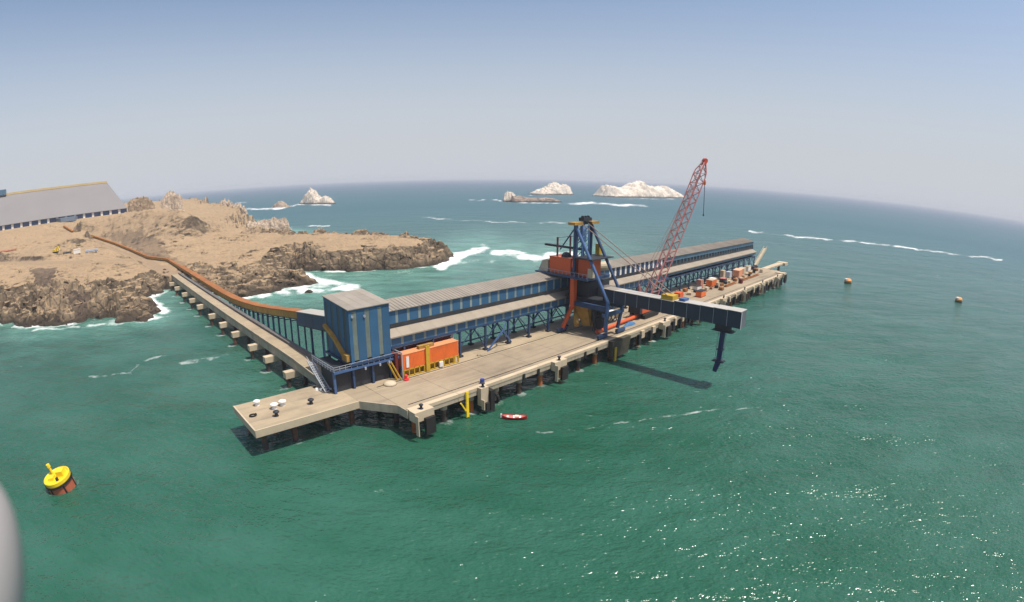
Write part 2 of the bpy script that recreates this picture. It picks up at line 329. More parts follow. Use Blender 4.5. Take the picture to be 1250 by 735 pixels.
def terrain(x, y):
    wx = x + 6 * fbm(x / 38, y / 38, 3, 11); wy = y + 6 * fbm(x / 38, y / 38, 3, 23)
    wx = wx + 2.2 * fbm(x / 9, y / 9, 3, 31); wy = wy + 2.2 * fbm(x / 9, y / 9, 3, 37)
    d = shore_sd(wx, wy)
    h = np.maximum(plateau(x, y), 3.0)
    wgt = [1.0 / (np.hypot(x - a, y - b) ** 3 + 50) for a, b, _ in CLW]
    cw = sum(k * c[2] for k, c in zip(wgt, CLW)) / sum(wgt)
    cw = cw * (1 + 0.42 * ridged(x / 30, y / 30, 3, 5) - 0.3)
    t = np.clip(d / np.maximum(cw, 4), 0, 1)
    prof = 0.34 * sstep(0, 0.22, t) + 0.33 * sstep(0.25, 0.55, t) + 0.33 * sstep(0.55, 1.0, t)
    z = h * prof
    cliff = sstep(-6, 4, d) * (1 - sstep(0.85, 1.6, d / np.maximum(cw, 4)))
    # layered, broken rock
    z = z + cliff * (2.0 * ridged(x / 20, y / 20, 4, 41) - 0.7 + 0.8 * fbm(x / 3.2, y / 3.2, 3, 47)) * np.clip(h / 11, 0.5, 1.2)
    xr = x * .82 + y * .57; yr = -x * .57 + y * .82
    cv1, ce1 = cells(xr * .62 + 2.5 * fbm(x / 12, y / 12, 2, 83), yr + 2.5 * fbm(x / 12, y / 12, 2, 87), 11.0, 3); cv2, ce2 = cells(xr * .6, yr, 4.2, 9)
    z = z + cliff * (4.6 * cv1 - 1.8 * (1 - sstep(0, .16, ce1)) + 1.25 * cv2 - .45 * (1 - sstep(0, .2, ce2))) * np.clip(h / 12, 0.4, 1.1)
    s1 = 2.6; q = z / s1 + 0.35 * fbm(x / 20, y / 20, 2, 53)
    stp = (np.floor(q) + sstep(0.25, 0.75, q - np.floor(q)) - 0.35 * fbm(x / 20, y / 20, 2, 53)) * s1
    z = z + (stp - z) * 0.55 * cliff
    z = z + (1 - cliff) * sstep(0, 30, d) * (1.3 * fbm(x / 34, y / 34, 4, 61) + 0.4 * fbm(x / 6, y / 6, 3, 67) + .9 * np.maximum(0, ridged(x / 60, y / 60, 3, 63) - .9))
    pm_ = sstep(.05, .55, fbm(x / 45, y / 45, 3, 131)) * (1 - cliff) * sstep(5, 40, d)
    z = z + pm_ * (.9 * cv2 + 1.1 * cv1 + .5 * fbm(x / 2.5, y / 2.5, 2, 137))
    # rough broken ground right of the belt
    rd, rz = seg_dist(x, y, ROAD_W)
    bd, bz = seg_dist(x, y, BENCH_W)
    k = 1 - sstep(5, 11, rd); z = z + (rz - 0.2 - z) * k * sstep(-2, 6, d)
    k2 = 1 - sstep(6, 13, bd); z = z + (bz - z) * k2
    cd_, cz_ = seg_dist(x, y, BELT_LAND + [np.array(world(-8.6, 330, 11.0)), np.array(world(-7.6, 285, 10.6))])
    z = np.minimum(z, cz_ - 2.4 + np.maximum(0, cd_ - 5) * 0.42 + 1.2 * fbm(x / 12, y / 12, 3, 141) * sstep(6, 16, cd_))
    # shed pad
    sd = np.array([SHED1[0] - SHED0[0], SHED1[1] - SHED0[1]]); L = np.hypot(*sd); sd = sd / L
    al = (x - SHED0[0]) * sd[0] + (y - SHED0[1]) * sd[1]; ac = -(x - SHED0[0]) * sd[1] + (y - SHED0[1]) * sd[0]
    pad = sstep(-60, -30, al) * (1 - sstep(L + 4, L + 30, al)) * sstep(-14, -3, ac) * (1 - sstep(100, 140, ac))
    z = z + (42 - z) * pad
    # sea bed
    z = np.where(d < 0, np.maximum(z + d * 0.35, -6) - 0.4, z)
    return z, d, cliff, rd, bd
def polar(az, r):
    A, RR = np.meshgrid(az, r); return np.sin(A) * RR, np.cos(A) * RR
def grid_faces(nr, nc):
    i = np.arange((nr - 1) * (nc - 1)); a = i // (nc - 1); b = i % (nc - 1); k = a * nc + b
    return np.stack([k, k + 1, k + 1 + nc, k + nc], 1)
def np_mesh(name, V, Fc):
    me = bpy.data.meshes.new(name); n = len(V); f = len(Fc)
    me.vertices.add(n); me.vertices.foreach_set('co', np.asarray(V, np.float32).ravel())
    me.loops.add(f * 4); me.loops.foreach_set('vertex_index', np.asarray(Fc, np.int32).ravel())
    me.polygons.add(f); me.polygons.foreach_set('loop_start', np.arange(0, f * 4, 4, dtype=np.int32))
    me.polygons.foreach_set('loop_total', np.full(f, 4, np.int32)); me.update(calc_edges=True); me.validate()
    return me
def attr(me, name, vals):
    a = me.attributes.new(name, 'FLOAT', 'POINT'); a.data.foreach_set('value', np.asarray(vals, np.float32).ravel())

def inpx(px, py, poly):
    ins = np.zeros(px.shape, bool)
    for (ax, ay), (bx, by) in zip(poly, poly[1:] + poly[:1]):
        ins ^= ((ay > py) != (by > py)) & (px < (bx - ax) * (py - ay) / (by - ay + 1e-12) + ax)
    return ins
az = np.radians(np.linspace(-66, 0.5, 760))
rr = np.concatenate([np.geomspace(250, 560, 430), np.geomspace(563, 2300, 150)])
X, Y = polar(az, rr)
Z, D, CL, RD, BD = terrain(X, Y)
keep = (D > -30).ravel()
me = np_mesh('land', np.stack([X, Y, Z], -1).reshape(-1, 3), (lambda f: f[keep[f].any(1)])(grid_faces(len(rr), len(az))))
attr(me, 'road', np.clip((1 - sstep(3.5, 6.5, RD)) + 0.8 * (1 - sstep(6, 10, BD)), 0, 1))
# gully shade painted into the rock colour, and the rubble slope beside the belt
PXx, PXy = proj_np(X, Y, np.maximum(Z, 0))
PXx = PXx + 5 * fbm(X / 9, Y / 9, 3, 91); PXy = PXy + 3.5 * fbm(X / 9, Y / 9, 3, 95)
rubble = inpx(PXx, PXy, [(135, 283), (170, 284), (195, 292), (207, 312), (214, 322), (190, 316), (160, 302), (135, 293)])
gully_shade = inpx(PXx, PXy, [(36, 327), (72, 327), (66, 336), (62, 348), (46, 349)]) | inpx(PXx, PXy, [(78, 356), (112, 357), (108, 372), (118, 388), (126, 394), (98, 394)])
attr(me, 'dark', np.where(gully_shade, 0.85, np.where(rubble, 0.5, 0.0)))
land = bpy.data.objects.new('land', me); col.objects.link(land); land['kind'] = 'structure'; land['label'] = 'tan desert headland with dark rocky sea cliffs'
me.shade_smooth()

def rock_nodes(name, sand, rock_a, rock_b, use_attr=True, zdark=2.5, topw=None):
    m = bpy.data.materials.new(name); m.use_nodes = True; n = m.node_tree.nodes; l = m.node_tree.links
    b = n['Principled BSDF']; b.inputs['Roughness'].default_value = 0.95; b.inputs['Specular IOR Level'].default_value = 0.15
    g = n.new('ShaderNodeNewGeometry'); sx = n.new('ShaderNodeSeparateXYZ'); l.new(g.outputs['Normal'], sx.inputs[0])
    def noise(sc_, det=8, rough=0.65):
        t = n.new('ShaderNodeTexNoise'); t.inputs['Scale'].default_value = sc_; t.inputs['Detail'].default_value = det; t.inputs['Roughness'].default_value = rough
        l.new(g.outputs['Position'], t.inputs['Vector']); return t.outputs[0]
    def mrange(x, a, c, lo=0.0, hi=1.0):
        t = n.new('ShaderNodeMapRange'); t.inputs[1].default_value = a; t.inputs[2].default_value = c; t.inputs[3].default_value = lo; t.inputs[4].default_value = hi
        l.new(x, t.inputs[0]); return t.outputs[0]
    def mix(f, a, c):
        t = n.new('ShaderNodeMix'); t.data_type = 'RGBA'
        if isinstance(f, float): t.inputs['Factor'].default_value = f
        else: l.new(f, t.inputs['Factor'])
        for k, v in (('A', a), ('B', c)):
            if isinstance(v, tuple): t.inputs[k].default_value = (*v, 1)
            else: l.new(v, t.inputs[k])
        return t.outputs['Result']
    def math_(op, a, c):
        t = n.new('ShaderNodeMath'); t.operation = op
        for i, v in enumerate((a, c)):
            if isinstance(v, (int, float)): t.inputs[i].default_value = v
            else: l.new(v, t.inputs[i])
        return t.outputs[0]
    n1 = noise(0.035); n2 = noise(0.5); n3 = noise(0.12, 10, 0.75)
    vor = n.new('ShaderNodeTexVoronoi'); vor.feature = 'DISTANCE_TO_EDGE'; vor.inputs['Scale'].default_value = 0.28
    l.new(g.outputs['Position'], vor.inputs['Vector'])
    crack = mrange(vor.outputs[0], 0.0, 0.10, 0.6, 1.0)
    sandc = mix(mrange(n1, 0.35, 0.65), tuple(c * 0.86 for c in sand), sand)
    sandc = mix(mrange(n2, 0.5, 0.75, 0, 0.35), sandc, tuple(c * 0.55 for c in sand))
    sandc = mix(mrange(n3, 0.44, 0.66, 0, 0.65), sandc, tuple(c * k for c, k in zip(sand, (.58, .60, .68))))
    rockc = mix(mrange(n3, 0.35, 0.65), rock_a, rock_b)
    rockc = mix(mrange(n1, 0.42, 0.62, 0.0, 0.7), rockc, tuple(c * .5 for c in rock_a))
    mulc = n.new('ShaderNodeVectorMath'); mulc.operation = 'SCALE'; l.new(rockc, mulc.inputs[0]); l.new(crack, mulc.inputs['Scale'])
    steep = math_('ADD', sx.outputs[2], mrange(n3, 0.3, 0.7, -0.14, 0.14))
    f = mrange(steep, 0.80, 0.97)
    c = mix(f, mulc.outputs[0], sandc)
    if use_attr:
        ra = n.new('ShaderNodeAttribute'); ra.attribute_name = 'road'
        c = mix(math_('MULTIPLY', ra.outputs['Fac'], 0.8), c, (0.30, 0.215, 0.14))
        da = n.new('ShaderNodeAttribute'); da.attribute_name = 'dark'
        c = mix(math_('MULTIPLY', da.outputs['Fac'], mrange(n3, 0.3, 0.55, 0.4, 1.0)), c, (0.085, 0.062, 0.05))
    ps = n.new('ShaderNodeSeparateXYZ'); l.new(g.outputs['Position'], ps.inputs[0])
    zz = math_('ADD', ps.outputs[2], mrange(n3, 0.3, 0.7, -1.5, 1.5))
    c = mix(mrange(zz, zdark * 0.3, zdark * 1.4, 1.0, 0.0), c, (0.055, 0.042, 0.032))      # wet, algae-dark tide line
    l.new(c, b.inputs['Base Color'])
    bp = n.new('ShaderNodeBump'); bp.inputs['Strength'].default_value = 0.9; bp.inputs['Distance'].default_value = 0.9
    hh = math_('ADD', math_('MULTIPLY', n3, 1.0), math_('MULTIPLY', n2, 0.35))
    hh = math_('ADD', hh, math_('MULTIPLY', mrange(vor.outputs[0], 0, 0.15), 0.35))
    l.new(hh, bp.inputs['Height']); l.new(bp.outputs[0], b.inputs['Normal'])
    return m
LANDM = rock_nodes('desert_rock', (0.42, 0.295, 0.175), (0.070, 0.053, 0.039), (0.33, 0.245, 0.16))
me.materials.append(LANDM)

# broken rocks lying on the cliffs
rng = np.random.RandomState(11)
def ico():
    import bmesh
    bm = bmesh.new(); bmesh.ops.create_icosphere(bm, subdivisions=1, radius=1.0)
    V = np.array([v.co[:] for v in bm.verts]); Fa = np.array([[v.index for v in f.verts] for f in bm.faces]); bm.free(); return V, Fa
IV, IF = ico()
cand = np.argwhere((CL > 0.5) & (D > 0) & (Z > 0.2) & (np.hypot(X, Y) < 560))
pk = cand[rng.choice(len(cand), 420, replace=False)]
vs, fs = [], []
for k, (i, j) in enumerate(pk):
    s = 0.5 + 1.5 * rng.rand() ** 2.5
    if rng.rand() < 0.05: s *= 1.7
    v = IV * (1 + 0.28 * rng.randn(len(IV), 1)) * s * np.array([1 + .5 * rng.rand(), 1, .6 + .35 * rng.rand()])
    a = rng.rand() * 6.28; ca, sa = math.cos(a), math.sin(a)
    v = v @ np.array([[ca, sa, 0], [-sa, ca, 0], [0, 0, 1]]) + np.array([X[i, j], Y[i, j], Z[i, j] + 0.1 * s])
    vs.append(v); fs.append(IF + k * len(IV))
rm = bpy.data.meshes.new('cliff_boulders'); rm.from_pydata(np.concatenate(vs).tolist(), [], np.concatenate(fs).tolist()); rm.update()
rm.materials.append(rock_nodes('boulder_rock', (0.34, 0.24, 0.15), (0.10, 0.07, 0.046), (0.27, 0.19, 0.12), False))
ro = bpy.data.objects.new('cliff_boulders', rm); col.objects.link(ro); tag(ro, 'broken brown boulders strewn over the sea cliffs', 'boulders', kind='stuff')

# ------------------------------------------------------------------ islets and outcrops
def islet(name, label, cat, px0, px1, pyb, prof, depth, m, zb=0.0, seed=0, sharp=2.6, pyb1=None, n=110, rough=0.12):
    """prof: (fraction across, height in pixels above the base line)"""
    a = at(px0, pyb, zb); b = at(px1, pyb1 or pyb, zb)
    if zb > 0:   # stands on land: keep one distance
        dd = math.hypot(a[0], a[1]); b = atd(px1, pyb, dd); b[2] = zb
    c = (a + b) / 2; ax = b - a; L = float(np.hypot(ax[0], ax[1])); e = ax[:2] / L; f = np.array([-e[1], e[0]])
    if f @ c[:2] < 0: f = -f
    mpp = math.sqrt(c[0] ** 2 + c[1] ** 2 + (H - zb) ** 2) / F
    s = np.linspace(-0.06, 1.06, n); t = np.linspace(-1, 1, n // 2)
    SS, TT = np.meshgrid(s, t)
    skirt = -3 if zb == 0 else -14
    hp = np.interp(SS, [p[0] for p in prof], [p[1] * mpp for p in prof], left=skirt, right=skirt)
    xs = (SS - 0.5) * L; ys = TT * depth / 2
    nz = fbm(xs / (L * .12) + seed, ys / (L * .12), 4, seed); nr = ridged(xs / (L * .2) + seed, ys / (L * .2), 3, seed + 3)
    tt = np.clip(np.abs(TT) + 0.12 * fbm(xs / (L * .2), ys / (L * .2), 2, seed + 9), 0, 1)
    cross = (1 - tt ** sharp)
    cvv, cee = cells(xs / (L * .06) + 40 + seed, ys / (L * .06) + 40, 1.0, seed)
    mx = max(p[1] for p in prof) * mpp
    hz = hp * cross + (nz * rough + (nr - 0.8) * rough * 0.8 + cvv * rough * .9) * mx * sstep(0, mx * .3, hp * cross)
    hz = np.where(np.abs(TT) > 0.97, skirt, hz); hz[:, 0] = skirt; hz[:, -1] = skirt
    P = c[:2] + xs[..., None] * e + (ys + depth * 0.5)[..., None] * f
    V = np.concatenate([P - c[:2], hz[..., None]], -1).reshape(-1, 3)
    mm = np_mesh(name, V, grid_faces(len(t), len(s))); mm.materials.append(m); mm.shade_smooth()
    o = bpy.data.objects.new(name, mm); col.objects.link(o); o.location = (c[0], c[1], zb); tag(o, label, cat)
    return o
GUANO = rock_nodes('guano_rock', (0.86, 0.79, 0.68), (0.74, 0.62, 0.50), (0.85, 0.77, 0.66), False, zdark=3.0)
BROWNR = rock_nodes('islet_brown_rock', (0.42, 0.34, 0.27), (0.20, 0.15, 0.12), (0.36, 0.28, 0.22), False, zdark=2.5)
PALER = rock_nodes('pale_outcrop_rock', (0.58, 0.47, 0.36), (0.38, 0.28, 0.20), (0.55, 0.45, 0.35), False, zdark=0.01)
TANR = rock_nodes('tan_outcrop_rock', (0.46, 0.32, 0.19), (0.25, 0.18, 0.12), (0.40, 0.29, 0.19), False, zdark=0.01)
islet('rocky_islet', 'long white guano-covered islet with two humps, largest in the bay', 'islet', 752, 840, 241.0, [(0, 5), (.04, 10.5), (.09, 12), (.14, 8), (.2, 9), (.3, 14), (.4, 17.5), (.5, 15.5), (.58, 12.5), (.65, 13), (.78, 13), (.86, 11), (.93, 7), (1, 2.5)], 120, GUANO, seed=1, pyb1=242)
islet('rocky_islet', 'steep white block-shaped islet behind the low brown reef', 'islet', 659, 702, 238.0, [(0, 2), (.12, 5), (.3, 7.5), (.36, 9.5), (.55, 13.5), (.72, 12), (.92, 10.5), (.97, 5), (1, 1)], 90, GUANO, seed=4)
islet('rocky_islet', 'small white knob standing at the end of the low reef', 'islet', 615, 631, 246.5, [(0, 4), (.15, 9), (.35, 11.5), (.7, 11), (.88, 8), (1, 3)], 28, GUANO, seed=7)
islet('rocky_reef', 'low flat brown reef awash between white knob and open sea', 'reef', 628, 687, 247.0, [(0, 7), (.1, 6.5), (.3, 5), (.6, 4), (.75, 5), (.85, 4), (.95, 2.5), (1, 1)], 40, BROWNR, seed=9)
islet('sea_stack', 'pale peaked sea stack with a lower shoulder', 'sea stack', 364, 387, 249.5, [(0, 3), (.12, 6), (.25, 13), (.4, 17), (.52, 15), (.7, 8), (.9, 5), (1, 3)], 44, GUANO, seed=12)
islet('sea_stack', 'short pale sea stack beside the peaked one', 'sea stack', 386, 400, 249.5, [(0, 4), (.25, 7), (.5, 9.5), (.8, 6), (1, 2)], 30, GUANO, seed=15)
islet('sea_stack', 'small rounded brown rock in the surf before the peaked stack', 'sea stack', 331, 345, 253.5, [(0, 2), (.3, 6), (.6, 7), (.85, 4), (1, 1.5)], 26, PALER, seed=18)
islet('shore_rock', 'blocky pale rock outcrop on the far shore of the headland', 'rock', 266, 304, 272, [(0, 10), (.08, 20), (.2, 23), (.4, 21), (.55, 18), (.75, 17), (.9, 12), (1, 4)], 60, PALER, seed=21, zb=3, rough=.16)
islet('shore_rock', 'low jagged tan rocks along the back of the headland', 'rock', 300, 354, 283, [(0, 6), (.15, 9), (.4, 9), (.6, 11), (.8, 10), (.93, 9), (1, 3)], 36, PALER, seed=24, zb=2, rough=.2)
islet('hill_outcrop', 'flat-topped brown outcrop at the end of the long shed', 'rock', 156, 190, 261, [(0, 10), (.1, 14), (.4, 16), (.7, 15.5), (.85, 12), (1, 5)], 60, TANR, seed=27, zb=38, rough=.1)
islet('hill_outcrop', 'rounded whitish outcrop on the hill crest beyond the shed', 'rock', 196, 224, 256, [(0, 6), (.15, 12), (.35, 18), (.5, 19), (.65, 17), (.75, 14), (.92, 13), (1, 6)], 50, PALER, seed=30, zb=38, rough=.1)
islet('surf_rock', 'small brown rock awash in the surf of the cove', 'rock', 371, 380, 358, [(0, 1), (.4, 3.5), (.7, 3), (1, 1)], 4, BROWNR, seed=33, n=24)

# ================================================================== THE SEA
azd = np.radians(np.concatenate([np.linspace(-180, -70, 40)[:-1], np.linspace(-70, 78, 820), np.linspace(78, 180, 40)[1:]]))
rw = np.concatenate([np.linspace(1, 40, 20)[:-1], H / np.tan(np.radians(np.linspace(56, 0.42, 560))), np.geomspace(8600, 60000, 26)])
X, Y = polar(azd, rw); RR = np.hypot(X, Y)
PX_, PY_ = proj_np(X, Y, np.zeros_like(X))
_jit = fbm(PX_ / 22, PY_ / 9, 3, 107)
def pxline(pts, wid, soft=1.0):
    best = np.full(X.shape, 1e9)
    for (ax, ay), (bx, by) in zip(pts[:-1], pts[1:]):
        dx, dy = bx - ax, by - ay
        t = np.clip(((PX_ - ax) * dx + (PY_ - ay) * dy) / (dx * dx + dy * dy), 0, 1)
        best = np.minimum(best, np.hypot((PX_ - ax - t * dx) * 0.5, PY_ + 1.4 * _jit - ay - t * dy))
    return 1 - sstep(wid * 0.2, wid * (1 + soft), best)
foam = np.zeros_like(X); aer = np.zeros_like(X)
brk = np.clip(0.82 + 0.8 * fbm(PX_ / 22, PY_ / 6, 4, 101), 0.3, 1.1)
def FL(pts, wid, amt, soft=1.0, aw=None, aa=0.0):
    global foam, aer
    foam = np.maximum(foam, pxline(pts, wid * (.62 if wid < 2 else .85), soft) * amt * brk)
    if aw: aer = np.maximum(aer, pxline(pts, aw, 1.5) * aa)
FL([(572, 244), (600, 244.5), (616, 246)], 0.9, 0.95)
FL([(622, 247.6), (655, 248), (690, 248.2)], 0.9, 0.9)
FL([(690, 248), (735, 249), (790, 251.5)], 1.9, 1.1)
FL([(752, 242), (800, 243), (838, 243)], 0.8, 0.7)
FL([(645, 239), (662, 238.6)], 0.7, 0.7)
FL([(915, 282), (960, 288), (1020, 293), (1080, 299), (1140, 307), (1222, 317)], 1.5, 1.0)
FL([(510, 264.5), (560, 269), (600, 270.5), (640, 272), (690, 272)], 1.2, 0.75)
FL([(740, 272), (760, 273), (860, 276)], 0.7, 0.35)
FL([(607, 308.5), (630, 309), (640, 313), (655, 315), (672, 312), (700, 311)], 5.0, 1.35, 0.6, 12, 0.8)
FL([(538, 325), (553, 318), (560, 311), (580, 306), (588, 304)], 5.5, 1.25, 0.7, 14, 0.8)
FL([(553, 321), (580, 318), (600, 318)], 2.5, 0.5, 1.0, 10, 0.5)
FL([(352, 334), (372, 337), (395, 345), (432, 351)], 5.5, 1.15, 0.8, 16, 0.9)
FL([(285, 364), (330, 359), (372, 354), (425, 350)], 4.5, 1.15, 0.9, 14, 0.9)
FL([(370, 333), (420, 337), (470, 334), (520, 330)], 3.0, 0.3, 1.0, 12, 0.8)
FL([(255, 256), (290, 257), (340, 254), (364, 250.5), (402, 250)], 1.7, 1.2)
FL([(245, 252), (270, 250), (300, 247)], 0.8, 0.7)
FL([(352, 278), (402, 275)], 0.9, 0.9)
FL([(430, 238), (470, 241), (500, 243)], 0.6, 0.25)
FL([(880, 247), (940, 249)], 0.6, 0.35); FL([(1000, 252), (1020, 253)], 0.6, 0.5); FL([(1060, 262), (1070, 263)], 0.6, 0.5)
FL([(183, 366), (190, 373), (200, 379)], 6.0, 1.4, 0.6, 12, 0.6)
FL([(0, 397), (36, 403), (75, 401), (115, 397), (150, 395)], 1.6, 0.75, 1.2, 7, 0.5)
FL([(12, 394), (20, 397)], 3.0, 1.0, 0.7)
FL([(655, 528), (700, 525), (740, 520), (800, 510), (850, 503), (925, 497)], 1.5, 0.48, 1.3)
FL([(685, 510), (722, 507)], 0.8, 0.35); FL([(845, 478), (900, 475)], 1.3, 0.25)
FL([(20, 448), (50, 443)], 1.2, 0.35); FL([(110, 460), (160, 455), (172, 441), (205, 434)], 1.9, 0.5); FL([(222, 443), (255, 438), (288, 430)], 2.6, 0.55)
FL([(440, 600), (520, 596)], 2.5, 0.22, 1.4); FL([(30, 556), (55, 570)], 0.9, 0.35)
FL([(1000, 404), (1050, 402)], 1.5, 0.2, 1.4); FL([(1100, 340), (1148, 336)], 0.8, 0.3)
FL([(740, 455), (760, 460)], 2, 0.12)
FL([(400, 345), (480, 352), (560, 345), (640, 325), (700, 320)], 1.0, 0.0, 1.0, 26, 0.45)
FL([(0, 420), (150, 425), (300, 470)], 1.0, 0.0, 1.0, 22, 0.12)
# wash round the piles and buoys
def blob(u_, w_, r_, amt, wxy=None):
    global foam
    cx_, cy_ = wxy if wxy is not None else world(u_, w_)[:2]
    m_ = (np.abs(X - cx_) < r_ * 2) & (np.abs(Y - cy_) < r_ * 2)
    foam[m_] = np.maximum(foam[m_], amt * (1 - sstep(r_ * .5, r_ * 1.6, np.hypot(X[m_] - cx_, Y[m_] - cy_))))
for k_, u_ in enumerate(range(-4, 278, 9)): blob(u_ + .65, 1.6, 1.9, .34 + .2 * ((k_ * 7) % 5) / 5)
for u_ in (-37, -29, -20, -13): blob(u_, 16.2, 1.9, .4)
for k_, w_ in enumerate((50.3, 68.5, 84.8, 106.1, 124.4, 143.6, 167.9, 186.6, 207.1, 230.5)): blob(-17.2 - .0125 * w_, w_, 2.2, .4 + .03 * k_)
blob(0, 0, 4.6, .3, at(77, 594)[:2])
near = (RR < 2600)
sdw = np.full(X.shape, -1e4); sdw[near] = shore_sd(X[near] + 5 * fbm(X[near] / 30, Y[near] / 30, 3, 71), Y[near] + 5 * fbm(X[near] / 30, Y[near] / 30, 3, 73))
off = -sdw
shf = (1 - sstep(0, 8, off)) * (0.2 + 0.75 * sstep(-0.35, 0.45, fbm(X / 22, Y / 22, 3, 77)))
foam = np.maximum(foam, np.where(off > -6, shf, 0)); aer = np.maximum(aer, 0.7 * (1 - sstep(0, 45, off)))
Zw = np.where(RR < 1500, 0.16 * fbm(X / 26 + Y / 60, Y / 22, 3, 81) * sstep(1500, 500, RR), 0)
Fw = grid_faces(len(rw), len(azd))
me = np_mesh('sea', np.stack([X, Y, Zw], -1).reshape(-1, 3), Fw)
attr(me, 'foam', foam); attr(me, 'aer', aer); me.shade_smooth()
sea = bpy.data.objects.new('sea', me); col.objects.link(sea); sea['kind'] = 'structure'; sea['label'] = 'green to blue-grey sea with glints and white surf'
m = bpy.data.materials.new('sea_water'); m.use_nodes = True; n = m.node_tree.nodes; l = m.node_tree.links
b = n['Principled BSDF']; b.inputs['IOR'].default_value = 1.333; b.inputs['Roughness'].default_value = 0.10
g = n.new('ShaderNodeNewGeometry')
def wnoise(scale, det, stretch=(1, 1, 1), rough=0.6, rot=0.0):
    mp = n.new('ShaderNodeMapping'); mp.inputs['Scale'].default_value = stretch; mp.inputs['Rotation'].default_value = (0, 0, rot); l.new(g.outputs['Position'], mp.inputs['Vector'])
    t = n.new('ShaderNodeTexNoise'); t.inputs['Scale'].default_value = scale; t.inputs['Detail'].default_value = det; t.inputs['Roughness'].default_value = rough
    l.new(mp.outputs[0], t.inputs['Vector']); return t.outputs[0]
def wmr(x, a, c, lo=0.0, hi=1.0):
    t = n.new('ShaderNodeMapRange'); t.inputs[1].default_value = a; t.inputs[2].default_value = c; t.inputs[3].default_value = lo; t.inputs[4].default_value = hi; l.new(x, t.inputs[0]); return t.outputs[0]
def wmix(f, a, c):
    t = n.new('ShaderNodeMix'); t.data_type = 'RGBA'; l.new(f, t.inputs['Factor'])
    for k, v in (('A', a), ('B', c)):
        if isinstance(v, tuple): t.inputs[k].default_value = (*v, 1)
        else: l.new(v, t.inputs[k])
    return t.outputs['Result']
def wmath(op, a, c):
    t = n.new('ShaderNodeMath'); t.operation = op
    for i, v in enumerate((a, c)):
        if isinstance(v, (int, float)): t.inputs[i].default_value = v
        else: l.new(v, t.inputs[i])
    return t.outputs[0]
dd = n.new('ShaderNodeVectorMath'); dd.operation = 'LENGTH'; l.new(g.outputs['Position'], dd.inputs[0])
big = wnoise(0.014, 6, (1, 1.6, 1), 0.62, 0.7); mid = wnoise(0.06, 5, (1, 1.8, 1), 0.6, 0.5)
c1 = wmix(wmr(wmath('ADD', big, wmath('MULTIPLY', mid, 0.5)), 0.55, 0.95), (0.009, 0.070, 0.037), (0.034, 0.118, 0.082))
c1 = wmix(wmr(dd.outputs['Value'], 90, 700), c1, (0.034, 0.108, 0.122))            # green around the origin, grading to blue with distance
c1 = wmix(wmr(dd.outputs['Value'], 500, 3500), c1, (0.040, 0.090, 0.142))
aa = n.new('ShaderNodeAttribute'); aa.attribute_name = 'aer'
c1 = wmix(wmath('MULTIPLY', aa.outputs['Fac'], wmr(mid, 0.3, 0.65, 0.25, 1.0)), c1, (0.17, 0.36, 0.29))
fa = n.new('ShaderNodeAttribute'); fa.attribute_name = 'foam'
fn = wnoise(0.16, 9, (1, 1, 1), 0.72)
fn2 = wnoise(0.9, 6, (1, 1, 1), 0.7)
fm = wmr(wmath('ADD', fa.outputs['Fac'], wmath('ADD', wmath('MULTIPLY', wmath('SUBTRACT', fn, 0.5), 1.5), wmath('MULTIPLY', wmath('SUBTRACT', fn2, 0.5), 1.3))), 0.25, 1.15)
fm = wmath('MULTIPLY', fm, wmr(fa.outputs['Fac'], 0.02, 0.6, 0.0, 1.0))
c2 = wmix(fm, c1, (0.82, 0.82, 0.80))
# scattered tiny whitecaps
l.new(c2, b.inputs['Base Color'])
l.new(wmath('MAXIMUM', wmath('ADD', wmr(fm, 0, 0.6, 0.0, 0.6), wmr(wnoise(0.02, 4, (1, 2.5, 1), 0.6, 0.9), 0.35, 0.65, 0.13, 0.25)), wmr(dd.outputs['Value'], 110, 800, 0.14, 0.42)), b.inputs['Roughness'])   # waves too small to model roughen the open sea
hgt = wmath('ADD', wmath('MULTIPLY', wmath('ADD', wnoise(0.10, 3, (1, 1.9, 1), 0.5, 0.45), wmath('MULTIPLY', wnoise(0.028, 2, (1, 2.2, 1), 0.5, 0.6), 2.6)), 1.35), wmath('MULTIPLY', wnoise(0.5, 1, (1, 1.6, 1), 0.5, 0.35), 0.50))
hgt = wmath('ADD', hgt, wmath('MULTIPLY', wnoise(1.5, 1, (1, 1.5, 1), 0.5, 0.8), 0.30))
bp = n.new('ShaderNodeBump'); bp.inputs['Strength'].default_value = 1.0; bp.inputs['Distance'].default_value = 0.75
l.new(hgt, bp.inputs['Height']); l.new(bp.outputs[0], b.inputs['Normal'])
me.materials.append(m)

# ================================================================== THE PIER
rnd = random.Random(5)
ZD = 7.0
pier_t = T('loading_pier', 'long beige concrete loading pier on steel piles with shiploader on it', 'pier', (100, 15, 0))
# deck slabs: asphalt roadway, paler rear apron, coping, fascia
EDGES = [-6.0] + [9 + 15 * i for i in range(18)] + [270.0]
for a, b in zip(EDGES[:-1], EDGES[1:]):
    g_ = 0.04
    pier_t.part('deck_slab', MB().box(a + g_, b - g_, 1.5, 17.0, 5.6, ZD), ROADC)
    pier_t.part('apron_slab', MB().box(a + g_, b - g_, 17.04, 30.4, 5.6, ZD + 0.05), CONC)
    jit = rnd.uniform(-0.06, 0.06)
    pier_t.part('coping', MB().box(a + g_, b - g_, 0.0, 1.46, 6.35, ZD + 0.22 + jit * .3), COPE)
    pier_t.part('fascia', MB().box(a + g_, b - g_, 0.12, 1.3, 5.15, 6.35), FASC)
pier_t.part('deck_slab', MB().prism([(-12.3, 13.4), (-6.04, 5.0), (-6.04, 30.4), (-12.3, 30.4)], 5.6, ZD), ROADC)
pier_t.part('apron_slab', MB().box(270.04, 282, 6.0, 30.4, 5.6, ZD), CONC)
pier_t.part('platform_slab', MB().box(-39.6, -12.34, 13.4, 30.2, 6.0, ZD), CONC)
